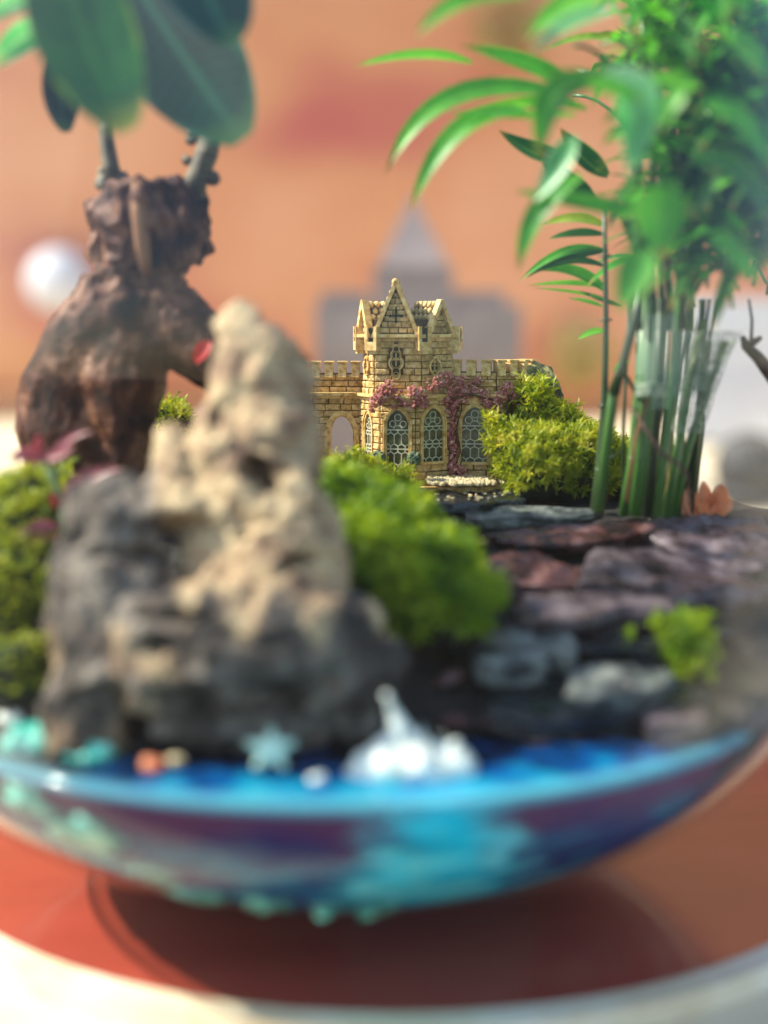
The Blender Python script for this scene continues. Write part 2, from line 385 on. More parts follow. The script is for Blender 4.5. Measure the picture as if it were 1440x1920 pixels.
# ------------------------------------------------------------------ glass bowl
BC = (-.95, 33.2); BZ, BR = 11.6, 12.0
def prof_r(z):
    if z <= BZ:
        q = (BZ - z) / BZ; return BR * max(0, 1 - q ** 3.4) ** .5
    q = (z - BZ) / 21; return BR * max(0, 1 - q ** 2) ** .5
RZ = 4.95
def bowl():
    out = [(0.01, .05), (2.0, .04)]
    zs = [.12 + (23.2 - .12) * (i / 60) ** 1.5 for i in range(61)]
    out += [(prof_r(z), z) for z in zs if prof_r(z) > 2.1]
    inn = [(max(.01, r - .28 - .5 * max(0, 1 - z / 2)), z + .0 if z > 2 else z + .25) for r, z in reversed(out) if z > RZ - .02]      # below the surface the resin is fused to the glass, so there is no inner face
    mb = MB(); mb.lathe([(r, z) for r, z in out] + [(out[-1][0] - .14, out[-1][1] + .12)] + inn, (BC[0], BC[1], 0), 96); mb.f = [f for f in mb.f if len(f) < 9]
    o = build(mb, 'glass_bowl', thin_glass('clear_bowl_glass', 1.42, 'fefffe', film=.014), smooth=True, origin=(BC[0], BC[1], 0))
    tag(o, 'large clear round glass bowl holding the whole miniature garden', 'bowl')
bowl()
RZ = 4.95
def resin_mat():
    m = bpy.data.materials.new('ocean_resin'); m.use_nodes = True; n = m.node_tree.nodes; l = m.node_tree.links
    b = n['Principled BSDF']; tc = n.new('ShaderNodeTexCoord'); mp = n.new('ShaderNodeMapping'); mp.inputs['Scale'].default_value = (100, 100, 100)
    l.new(tc.outputs['Object'], mp.inputs[0]); sx = n.new('ShaderNodeSeparateXYZ'); l.new(mp.outputs[0], sx.inputs[0])
    def noise(s_, d=4, st=None):
        x = n.new('ShaderNodeTexNoise'); x.inputs['Scale'].default_value = s_; x.inputs['Detail'].default_value = d
        v = mp.outputs[0]
        if st:
            q = n.new('ShaderNodeMapping'); q.inputs['Scale'].default_value = st; l.new(v, q.inputs[0]); v = q.outputs[0]
        l.new(v, x.inputs['Vector']); return x.outputs[0]
    def math_(op, a, c=None, d=None):
        x = n.new('ShaderNodeMath'); x.operation = op
        for i, k in enumerate((a, c, d)):
            if k is None: continue
            if isinstance(k, (int, float)): x.inputs[i].default_value = k
            else: l.new(k, x.inputs[i])
        return x.outputs[0]
    def ramp(src, pts):
        cr = n.new('ShaderNodeValToRGB'); e = cr.color_ramp.elements
        e[0].position = pts[0][0]; e[0].color = rgb(pts[0][1]); e[1].position = pts[-1][0]; e[1].color = rgb(pts[-1][1])
        for p_, c_ in pts[1:-1]: e.new(p_).color = rgb(c_)
        l.new(src, cr.inputs[0]); return cr.outputs[0]
    def mix(f, a, c):
        x = n.new('ShaderNodeMix'); x.data_type = 'RGBA'; l.new(f, x.inputs[0]); l.new(a, x.inputs[6]); l.new(c, x.inputs[7]); return x.outputs[2]
    X, Y, Z = sx.outputs
    n1 = noise(.5); n2 = noise(1.1, 6, (1, 1, 2))
    # side: purple at the top band, navy and teal towards the bottom
    t = math_('ADD', math_('MULTIPLY', Z, .2), math_('MULTIPLY', math_('SUBTRACT', n1, .5), .5))
    side = ramp(t, [(.02, '48f0ec'), (.18, '14b8dc'), (.33, '126cac'), (.5, '1c4688'), (.7, '483c7c'), (.88, '94486c')])
    # cyan wave fan poured on the right hand side of the front
    dx = math_('SUBTRACT', X, 2.0); wid = math_('SUBTRACT', 2.9, math_('MULTIPLY', Z, .35))
    fan = math_('SUBTRACT', wid, math_('ABSOLUTE', dx)); fan = math_('ADD', fan, math_('MULTIPLY', math_('SUBTRACT', n2, .5), 3.2))
    fm = n.new('ShaderNodeMapRange'); fm.inputs[1].default_value = -.1; fm.inputs[2].default_value = .9; l.new(fan, fm.inputs[0])
    cy = ramp(n2, [(.35, '10c4ec'), (.5, '30e8fa'), (.62, '90f8fc')])
    c1 = mix(fm.outputs[0], side, cy)
    # swirl streaks
    sw = n.new('ShaderNodeMapRange'); sw.inputs[1].default_value = .5; sw.inputs[2].default_value = .6; l.new(noise(.7, 7, (.6, 1, 2.6)), sw.inputs[0])
    low = n.new('ShaderNodeMapRange'); low.inputs[1].default_value = 4.4; low.inputs[2].default_value = 1.2; l.new(Z, low.inputs[0])
    c1 = mix(math_('MULTIPLY', sw.outputs[0], low.outputs[0]), c1, cy)
    # top surface: bright blue near the glass and right, deep blue by the rock
    tp = math_('ADD', math_('MULTIPLY', math_('ADD', Y, 10.4), .25), math_('ADD', math_('MULTIPLY', X, -.035), math_('MULTIPLY', math_('SUBTRACT', n2, .5), 1.5)))
    top = ramp(tp, [(.02, '34d8f4'), (.22, '0cb0e4'), (.4, '0a6cc0'), (.58, '063a70'), (.8, '04182c')])
    tm = n.new('ShaderNodeMapRange'); tm.inputs[1].default_value = RZ - .09; tm.inputs[2].default_value = RZ - .03; l.new(Z, tm.inputs[0])
    c2 = mix(tm.outputs[0], c1, top)
    rr = math_('SQRT', math_('ADD', math_('MULTIPLY', X, X), math_('MULTIPLY', Y, Y)))
    ed = n.new('ShaderNodeMapRange'); ed.inputs[1].default_value = prof_r(RZ) - 1.25; ed.inputs[2].default_value = prof_r(RZ) - .7; l.new(rr, ed.inputs[0])
    up = n.new('ShaderNodeMapRange'); up.inputs[1].default_value = RZ - .22; up.inputs[2].default_value = RZ - .1; l.new(Z, up.inputs[0])
    pale = n.new('ShaderNodeRGB'); pale.outputs[0].default_value = rgb('8ce0f0')
    c2 = mix(math_('MULTIPLY', math_('MULTIPLY', ed.outputs[0], up.outputs[0]), .75), c2, pale.outputs[0])     # a paler ring round the edge of the top, beside the glass
    l.new(c2, b.inputs['Base Color']); b.inputs['Roughness'].default_value = .12; l.new(math_('MULTIPLY', tm.outputs[0], .5), b.inputs['Specular IOR Level'])     # only the free surface glints; the sides are fused to the glass
    tr = n.new('ShaderNodeBsdfTranslucent'); l.new(c2, tr.inputs[0]); ms = n.new('ShaderNodeMixShader'); ms.inputs[0].default_value = .45
    l.new(b.outputs[0], ms.inputs[1]); l.new(tr.outputs[0], ms.inputs[2]); tp_ = n.new('ShaderNodeBsdfTransparent'); tp_.inputs[0].default_value = rgb('7cdcec'); m3 = n.new('ShaderNodeMixShader')
    # the poured cyan wave and the top film are dense, the dark sea around them is clearer
    clear = math_('MULTIPLY', math_('SUBTRACT', 1, math_('MULTIPLY', fm.outputs[0], .75)), math_('SUBTRACT', .32, math_('MULTIPLY', tm.outputs[0], .1)))
    l.new(clear, m3.inputs[0]); l.new(ms.outputs[0], m3.inputs[1]); l.new(tp_.outputs[0], m3.inputs[2]); l.new(m3.outputs[0], n['Material Output'].inputs[0])
    return m
def resin():
    pr = [(.01, .3), (2.5, .3)]
    zs = [.34 + (RZ - .34) * i / 24 for i in range(25)]
    pr += [(prof_r(z) - .28 - .24 * min(1, z / 4), z) for z in zs if prof_r(z) > 3.4]
    top = pr[-1][0]
    pr += [(top - .35, RZ - .0), (top - .8, RZ - .03), (.01, RZ - .03)]
    mb = MB(); mb.lathe(pr, (BC[0], BC[1], 0), 96)
    tag(build(mb, 'water', resin_mat(), smooth=True, origin=(BC[0], BC[1], 0)), kind='structure')
resin()

# ------------------------------------------------------------------ soil
def H(x, y):
    sh = 25.6 if x > 0 else 24.4
    t = min(1, max(0, (y - sh) / (35.0 - sh)))
    z = 4.2 + 4.1 * t ** .75
    if x < -3: z += .5 * min(1, (-3 - x) / 3) * t
    z += .22 * mn.noise(Vector((x * .8, y * .8, 0))) + .1 * mn.noise(Vector((x * 2.4, y * 2.4, 3)))
    return z
def soil():
    mb = MB(); nr, na = 60, 140; vs = []; fs = []
    for i in range(nr + 1):
        for k in range(na):
            a = 2 * math.pi * k / na; f = (i / nr)
            rim = prof_r(8) - .42
            x, y = BC[0] + rim * f * math.cos(a), BC[1] + rim * f * math.sin(a)
            z = H(x, y); rr = prof_r(z) - .42
            x, y = BC[0] + rr * f * math.cos(a), BC[1] + rr * f * math.sin(a)
            vs.append((x, y, z))
    for i in range(nr):
        for k in range(na):
            k2 = (k + 1) % na; fs.append((i * na + k, i * na + k2, (i + 1) * na + k2, (i + 1) * na + k))
    base = len(vs); prev = nr * na
    for j in range(1, 8):                     # the skirt against the glass
        for k in range(na):
            a = 2 * math.pi * k / na; z0 = vs[nr * na + k][2]; z = z0 + (2.0 - z0) * j / 7
            rr = prof_r(z) - .42 + .06 * mn.noise(Vector((a * 9, z * 2, 0)))
            vs.append((BC[0] + rr * math.cos(a), BC[1] + rr * math.sin(a), z))
        cur = base + (j - 1) * na
        for k in range(na):
            k2 = (k + 1) % na; fs.append((prev + k, prev + k2, cur + k2, cur + k))
        prev = cur
    # only where the soil stands above the resin is it against the glass: drop skirt faces below it
    keep = [f for f in fs if not all(vs[i][2] < RZ - .6 for i in f)]
    mb.add(vs, keep)
    tag(build(mb, 'soil', M['soil'], smooth=True, origin=(BC[0], BC[1], 5)), kind='structure')
soil()

# ------------------------------------------------------------------ slabs
def slab(name, label, px, row, y, wpx, dep, th, m, tx=0, ty=0, rz=0, seed=0, group='flat slate pieces laid in steps', n=16):
    c = P(px, row, y); wd = wpx / 2560 * y
    r_ = random.Random(seed * 13 + 5); poly = []
    ph = r_.random() * 6
    for k in range(n):
        a = 2 * math.pi * k / n
        rad = 1 + .13 * math.sin(3 * a + ph) + r_.uniform(-.17, .12)
        ex = abs(math.cos(a)) ** .8 * math.copysign(1, math.cos(a)); ey = abs(math.sin(a)) ** .8 * math.copysign(1, math.sin(a))
        poly.append(Vector((ex * wd / 2 * rad, ey * dep / 2 * rad, 0)))
    Rm = Matrix.Rotation(rz, 3, 'Z') @ Matrix.Rotation(tx, 3, 'X') @ Matrix.Rotation(ty, 3, 'Y')
    vs = []; fs = []
    layers = [(-th, .97), (-th * .66, 1.02), (-th * .6, .98), (-th * .3, 1.03), (-th * .25, 1.0), (-.04, 1.0), (0, .96)]
    for z, s_ in layers:
        for k, p in enumerate(poly):
            vs.append(c + Rm @ Vector((p.x * s_ + r_.uniform(-.04, .04), p.y * s_ + r_.uniform(-.04, .04), z)))
    for i in range(len(layers) - 1):
        for k in range(n):
            k2 = (k + 1) % n; fs.append((i * n + k, i * n + k2, (i + 1) * n + k2, (i + 1) * n + k))
    fs.append(tuple(reversed(range(n))))
    b = (len(layers) - 1) * n
    # top: inner rings with relief
    prev = b
    for s_ in (.7, .4, .15):
        st = len(vs)
        for k, p in enumerate(poly):
            q = Vector((p.x * s_, p.y * s_, .16 * mn.noise(Vector((p.x * s_ * 1.5 + seed, p.y * s_ * 1.5, 0)))))
            vs.append(c + Rm @ q)
        for k in range(n):
            k2 = (k + 1) % n; fs.append((prev + k, prev + k2, st + k2, st + k))
        prev = st
    fs.append(tuple(prev + k for k in range(n)))
    mb = MB(); mb.add(vs, fs)
    return tag(build(mb, name, m, origin=c), label, 'slate', group)
slab('slate_slab', 'wet black slate slab with pale crumbs in front of the castle step', 868, 930, 36.5, 215, 3.0, .75, M['slate_dark'], seed=1, n=22)
slab('slate_slab', 'small pale grey slate chip lying on the black slab by the gravel', 925, 921, 37.3, 92, .9, .07, M['slate_pale'], R(2), seed=2)
slab('slate_slab', 'long pale grey slate slab at the foot of the right moss cushion', 992, 958, 34.9, 250, 1.7, .3, M['slate_pale'], R(3), seed=3, n=20)
slab('slate_slab', 'thin reddish brown slate with yellow flecks below the palm stems', 1075, 996, 33.3, 310, 1.5, .3, M['slate_red'], R(6), R(-4), seed=4, n=20)
slab('slate_slab', 'thick purple brown slab leaning against the glass on the right', 1350, 1012, 33.0, 270, 2.8, 1.0, M['slate_mauve'], R(20), R(4), seed=5, n=20)
slab('slate_slab', 'rusty red slate tilted towards the viewer beside the front moss', 985, 1066, 31.6, 200, 1.9, .5, M['slate_red'], R(18), seed=6)
slab('slate_slab', 'broad mauve slate with a rusty left corner below the palm', 1240, 1075, 31.0, 360, 2.2, .6, M['slate_mauve'], R(20), R(7), seed=7, n=20)
slab('slate_slab', 'mauve and pink slate under the broad mauve slate', 1100, 1135, 29.4, 310, 1.5, .5, M['slate_mauve'], R(12), R(-2), seed=8, n=20)
slab('slate_slab', 'pale wet stone next to the tip of the front moss', 955, 1212, 28.0, 150, 1.4, .6, M['slate_pale'], R(16), seed=9)
slab('slate_slab', 'small white speckled stone right of the pale wet stone', 1046, 1205, 28.2, 80, .9, .5, M['slate_pale'], R(16), seed=10)
slab('slate_slab', 'flat pale blue grey slate low on the right near the resin', 1150, 1272, 27.0, 210, 1.3, .4, M['slate_pale'], R(12), R(-3), seed=11)
slab('slate_slab', 'pinkish stone lowest on the right shore by the glass', 1262, 1335, 26.6, 120, 1.0, .6, M['slate_mauve'], R(14), R(-6), seed=12)
slab('slate_slab', 'dark brown slab forming the right bank above the blue water', 1080, 1285, 27.6, 420, 2.6, 1.0, M['slate_dark'], R(14), R(-3), seed=14, n=20)
slab('slate_slab', 'dark slab between the mauve slates and the pale stones', 1180, 1190, 29.0, 380, 1.6, 1.2, M['slate_dark'], R(8), R(0), seed=15, n=20)

# ------------------------------------------------------------------ front rock
def rock():
    mb = MB(); y = 27.0
    def tb(pts, rads, sq=.85): mb.tube([P(a, b_, c_) for a, b_, c_ in pts], [r / 2560 * 27 for r in rads], 18, .05, 2.2, sq)
    tb([(442, 566, 28.6), (452, 615, 28.5), (480, 680, 28.4), (492, 760, 28.1), (470, 850, 27.9), (478, 950, 27.6), (500, 1050, 27.2), (505, 1150, 26.9)], [26, 58, 96, 108, 140, 158, 166, 168], .7)
    tb([(572, 655, 28.5), (560, 740, 28.2), (545, 850, 27.8)], [26, 44, 60])
    tb([(320, 800, 28), (330, 880, 27.6), (330, 980, 27)], [25, 50, 80])
    tb([(205, 900, 27.7), (205, 970, 27.3), (198, 1080, 26.9), (205, 1200, 26.5), (220, 1300, 26.0)], [66, 100, 112, 122, 126])
    tb([(170, 1240, 26.4), (150, 1330, 26.2), (160, 1420, 26)], [85, 90, 80])
    tb([(250, 1230, 25.8), (400, 1215, 25.4), (560, 1210, 25.6), (700, 1180, 26.6)], [110, 125, 110, 60])
    tb([(500, 1230, 26.0), (640, 1250, 26.2), (740, 1270, 26.6)], [120, 105, 60])
    tb([(300, 1330, 26.2), (480, 1350, 26.0), (700, 1340, 26.6)], [70, 62, 52])
    tb([(680, 1150, 26.4), (715, 1140, 26.6)], [30, 14])
    def d(v, n):
        q = v * 1.0
        a = -abs(mn.fractal(q * .55, .9, 2, 6)) * .3 + .08
        rdg = 1 - abs(mn.noise(Vector((q.x * .9, q.y * .9, q.z * .8)) + Vector((5, 5, 5)))) * 2
        b_ = -.16 * max(0, rdg) ** 5
        cell = mn.voronoi(Vector((q.x, q.y, q.z * .8)) * .8)[0]; c_ = .12 * min(.5, cell[1] - cell[0]) - .03 + .06 * mn.fractal(q * 2.6, .7, 2, 4)
        return a + b_ + c_
    vx = voxel(mb, .09, d)
    # real cavities seen in the face
    def pit(px, py, r, dp):
        c = P(px, py, 25)
        for i, v in enumerate(vx.v):
            if v.y > 28: continue
            dx = v.x / v.y * 25 - c.x; dz = (v.z - CAMZ) / v.y * 25 + CAMZ - c.z
            q = math.hypot(dx / r[0], dz / r[1])
            if q < 1: v.y += dp * (1 - q * q) ** .6 if q < 1 else 0
    pit(478, 880, (.3, .3), 1.0); pit(498, 912, (.24, .2), 1.1); pit(522, 882, (.2, .13), .6); pit(560, 1052, (.36, .11), .7); pit(532, 1062, (.2, .1), .6); pit(405, 790, (.12, .3), .3); pit(590, 960, (.1, .12), .4); pit(455, 1010, (.14, .09), .35); pit(470, 1120, (.1, .3), .3); pit(300, 1210, (.45, .25), .5); pit(240, 1040, (.9, .16), .45); pit(330, 1160, (.8, .14), .5); pit(430, 1310, (1.6, .35), .7)
    o = build(vx, 'pinnacle_rock', M['rock'], smooth=True, origin=P(430, 1400, 27))
    tag(o, 'tall out of focus rock, cream and pitted above, grey and cracked below', 'rock')
    at = o.data.attributes.new('tan', 'FLOAT', 'POINT')
    for i, v in enumerate(vx.v):
        px = 720 + v.x / v.y * 2560; py = 600 - (v.z - CAMZ) / v.y * 2560    # stone boundary measured on the photograph's face
        left = 272 + max(0, py - 900) * .2 + 14 * mn.noise(v * 2) if py > 850 else 250
        low = 1165 + 55 * math.sin(px * .045) + 30 * mn.noise(v * 1.5)
        f = min(1, max(0, (px - left) / 22)) * min(1, max(0, (low - py) / 22))
        if py > 1180 and px < 330 + 40 * mn.noise(v) and mn.noise(v * .9 + Vector((3, 1, 9))) > .12: f = .7
        if v.y > 28.3: f = max(f, .5)
        at.data[i].value = f
rock()

# ------------------------------------------------------------------ moss
def moss(name, label, centres, mat_leaf, count, ln, wd, seed, up=.6, tufts=True, tipcurl=.5, disp=None):
    'a cushion: a lumpy base and thousands of small pointed leaves set in tufts'
    r_ = random.Random(seed); mb = MB()
    for c, rr in centres: mb.ball(c, rr, 3, jit=.25, seed=seed)
    vx = voxel(mb, .16, lambda v, n: (.14 if disp is None else disp) * mn.noise(v * 1.9) + .07 * mn.noise(v * 4.5))
    c0 = centres[0][0]
    base = build(vx, name, M['moss_base'], smooth=True, origin=(c0.x, c0.y, min(v.z for v in vx.v)))
    tag(base, label, 'moss')
    # areas for sampling
    tri = []; acc = []; tot = 0
    for f in vx.f:
        a, b_, c_ = vx.v[f[0]], vx.v[f[1]], vx.v[f[2]]
        nn = (b_ - a).cross(c_ - a); ar = nn.length
        if ar < 1e-9: continue
        nn.normalize()
        if nn.z < -.35 or (nn.y > .75 and nn.z < .3): continue
        tot += ar; acc.append(tot); tri.append((a, b_, vx.v[f[-1]], nn))
    import bisect
    L = MB(); V = L.v; F = L.f
    ntuft = count // 9
    for _ in range(ntuft):
        a, b_, c_, nn = tri[min(len(tri) - 1, bisect.bisect(acc, r_.random() * tot))]
        u, v = r_.random(), r_.random()
        if u + v > 1: u, v = 1 - u, 1 - v
        p = a + (b_ - a) * u + (c_ - a) * v
        ax = (nn + Vector((r_.gauss(0, .35), r_.gauss(0, .35), r_.gauss(0, .3) + up))).normalized()
        hgt = ln * r_.uniform(.1, 1.7); sc_ = r_.uniform(.7, 1.25)
        t1 = ax.orthogonal().normalized(); t2 = ax.cross(t1)
        for k in range(9):
            an = r_.random() * 6.283; q = r_.random()
            o_ = t1 * math.cos(an) + t2 * math.sin(an)
            root = p + ax * hgt * q
            d1 = (ax * r_.uniform(.5, 1.2) + o_ * r_.uniform(.5, 1.1)).normalized()
            l_ = ln * sc_ * r_.uniform(.6, 1.1)
            mid = root + d1 * l_ * .55
            tip = mid + (d1 * .6 + o_ * .25 - Vector((0, 0, tipcurl * .4))).normalized() * l_ * .5
            s_ = d1.cross(Vector((r_.random(), r_.random(), r_.random()))).normalized() * wd * sc_ / 2
            n0 = len(V)
            V.extend([root - s_ * .5, root + s_ * .5, mid + s_, mid - s_, tip])
            F.extend([(n0, n0 + 1, n0 + 2, n0 + 3), (n0 + 3, n0 + 2, n0 + 4)])
    lf = build(L, 'moss_leaves', mat_leaf, base, kind='stuff')
    return base
def MC(px, py, y, rx, ry, rz): return (P(px, py, y), (rx, ry, rz))
moss('moss_cushion', 'spiky yellow green moss cushion right of the castle in sharp focus',
     [MC(1010, 880, 37.4, 1.0, 1.1, .95), MC(1075, 880, 37.8, 1.1, 1.1, 1.05), MC(1020, 820, 38.6, 1.0, .9, .8), MC(975, 850, 37.6, .5, .5, .45), MC(1150, 885, 38.4, .8, .9, .6), MC(1215, 905, 38.8, .7, .8, .45)],
     M['moss_y'], 30000, .25, .036, 3)
moss('moss_cushion', 'loose pale moss sprigs climbing the castle wall beside the third window',
     [MC(930, 800, 37.6, .22, .2, .2), MC(950, 835, 37.3, .35, .3, .35), MC(1000, 750, 38.2, .35, .3, .4)], M['moss_y'], 2600, .26, .05, 31, tipcurl=.2)
moss('moss_cushion', 'big blurred bright green moss cushion between the rock and the slates',
     [MC(640, 970, 32.5, 1.05, 1.5, .8), MC(690, 990, 31.8, .85, 1.0, .75), MC(720, 1030, 31, .9, 1.2, .85), MC(755, 985, 31.6, .5, .6, .45), MC(805, 1085, 29.6, .8, .9, .68), MC(690, 1070, 30.0, 1.0, 1.2, 1.0), MC(890, 1130, 28.6, .5, .5, .28), MC(800, 1150, 28.8, .7, .7, .6), MC(850, 1040, 30.4, .35, .4, .3), MC(870, 1175, 28.2, .35, .4, .3), MC(740, 1130, 29.2, .6, .6, .6)],
     M['moss_g'], 24000, .32, .07, 4, disp=.3)
moss('moss_cushion', 'moss cushion at the left edge behind the pink leaved seedling',
     [MC(40, 1010, 31, 1.0, 1.2, 1.3), MC(20, 1120, 30, 1.1, 1.0, 1.4), MC(90, 960, 32.2, .6, .8, .8)], M['moss_y'], 9000, .28, .06, 5)
moss('moss_cushion', 'sunlit yellow moss seen through the gap under the ficus root',
     [MC(290, 850, 37.5, 1.3, 1.0, 1.25), MC(360, 880, 37.5, 1.2, 1.0, 1.0)], M['moss_y'], 7000, .26, .05, 6)
moss('moss_cushion', 'grassy tuft on the ledge at the foot of the first castle window',
     [MC(735, 915, 36.9, .55, .4, .38), MC(650, 905, 36.2, 1.0, .6, .5)], M['moss_y'], 3600, .26, .045, 8)
moss('moss_cushion', 'pale moss pressed against the glass low on the right',
     [MC(1290, 1240, 28.2, .3, .4, .55), MC(1280, 1190, 28.6, .5, .5, .22), MC(1180, 1205, 28.4, .3, .4, .08)], M['moss_g'], 1500, .24, .06, 9)
moss('moss_cushion', 'dull olive moss low at the left edge under the rock',
     [MC(20, 1270, 27.3, .75, .8, .75), MC(60, 1230, 27.8, .4, .6, .5)], M['moss_y'], 1800, .12, .05, 10)

# ------------------------------------------------------------------ the castle figurine
CY = 37.6
castle = empty('castle_figurine', P(765, 908, CY + .5), 'small tan resin castle with gabled tower, lattice windows and pink climbing flowers', 'figurine')
def V2(px, v): return Vector((Xp(px, CY + v), CY + v))
def ZZ(row, v=.3): return Zr(row, CY + v)
z_base, z_plinth, z_string, z_par = ZZ(912), ZZ(868), ZZ(748), ZZ(698)
def extr(mb, pts, z0, z1): mb.prism([(p.x, p.y) for p in pts], z0, z1)
class Face:
    def __init__(s, A, B):
        s.A, s.B = A, B; d = B - A; s.L = d.length; s.t = d / s.L; s.n = Vector((s.t.y, -s.t.x))
    def at(s, u, z, d=0):
        p = s.A + s.t * u + s.n * d; return Vector((p.x, p.y, z))
def lay_bricks(face, z0, z1, ch, parent, cuts=(), wmin=.3, wmax=.62, proud=.06, seed=0, jt=.019, left=None, right=None):
    'courses of single bricks; cuts are functions z -> (u0, u1) or None where an opening is; left / right bound the face at a height'
    r_ = random.Random(seed); nC = max(1, round((z1 - z0) / ch)); ch = (z1 - z0) / nC; cnt = 0
    for c in range(nC):
        za, zb = z0 + c * ch, z0 + (c + 1) * ch; zm = (za + zb) / 2
        lo = left(zm) if left else 0; hi = right(zm) if right else face.L
        spans = [(lo, hi)]
        for cut in cuts:
            k = cut(zm)
            if not k: continue
            ns = []
            for a, b_ in spans:
                if k[1] <= a or k[0] >= b_: ns.append((a, b_)); continue
                if k[0] - a > .05: ns.append((a, k[0]))
                if b_ - k[1] > .05: ns.append((k[1], b_))
            spans = ns
        for a, b_ in spans:
            u = a; first = True
            while u < b_ - .02:
                wdt = r_.uniform(wmin, wmax) * (r_.uniform(.4, .9) if first and c % 2 else 1); first = False
                e = min(b_, u + wdt)
                if b_ - e < .14: e = b_
                h = jt / 2 * r_.uniform(.6, 1.5); pr = proud + r_.uniform(-.012, .016); cm = .022
                vs = [face.at(u + h, za + h, -.02), face.at(e - h, za + h, -.02), face.at(e - h, zb - h, -.02), face.at(u + h, zb - h, -.02)]
                vs += [face.at(u + h, za + h, pr - cm), face.at(e - h, za + h, pr - cm), face.at(e - h, zb - h, pr - cm), face.at(u + h, zb - h, pr - cm)]
                j = lambda: r_.uniform(-.011, .011)
                i_ = min(cm, (e - u) * .25)
                vs += [face.at(u + h + i_ + j(), za + h + cm + j(), pr + j()), face.at(e - h - i_ + j(), za + h + cm + j(), pr + j()), face.at(e - h - i_ + j(), zb - h - cm + j(), pr + j()), face.at(u + h + i_ + j(), zb - h - cm + j(), pr + j())]
                fs = [(k, (k + 1) % 4, (k + 1) % 4 + 4, k + 4) for k in range(4)] + [(k + 4, (k + 1) % 4 + 4, (k + 1) % 4 + 8, k + 8) for k in range(4)] + [(8, 9, 10, 11)]
                mb = MB(); mb.add(vs, fs); build(mb, 'brick', M['stone'], parent); cnt += 1
                u = e
    return cnt
def arch(w_, h, n=9, cusp=True):
    'half outline of a pointed window, base at z 0, as (u, z) from right foot over the point to left foot'
    hs = h * .66; out = [(w_ / 2, 0), (w_ / 2, hs)]
    for i in range(1, n):
        t = i / n; x = w_ / 2 * (1 - t ** 1.55); z = hs + (h - hs) * (math.sin(t * math.pi / 2) ** .9)
        if cusp: x += .022 * w_ * math.sin(t * math.pi * 2.0)
        out.append((x, z))
    out.append((0, h * 1.0))
    return out + [(-x, z) for x, z in reversed(out[:-1])]
def offs(poly, d):
    n = len(poly); res = []
    for i in range(n):
        a, b_ = poly[max(i - 1, 0)], poly[min(i + 1, n - 1)]
        tx, tz = b_[0] - a[0], b_[1] - a[1]; l_ = math.hypot(tx, tz) or 1
        res.append((poly[i][0] + tz / l_ * d, poly[i][1] - tx / l_ * d))
    return res
def ring(mb, face, u0, z0, outer, inner, d0, d1):
    n = len(outer); vs = []
    for pl, d in ((outer, d0), (outer, d1), (inner, d1), (inner, d0)):
        vs += [face.at(u0 + x, z0 + z, d) for x, z in pl]
    fs = []
    for k in range(n - 1):
        for a, b_ in ((0, 1), (1, 2), (2, 3)): fs.append((a * n + k, a * n + k + 1, b_ * n + k + 1, b_ * n + k))
    fs += [(0, n, 2 * n, 3 * n), (n - 1, 2 * n - 1, 3 * n - 1, 4 * n - 1)]
    mb.add(vs, fs)
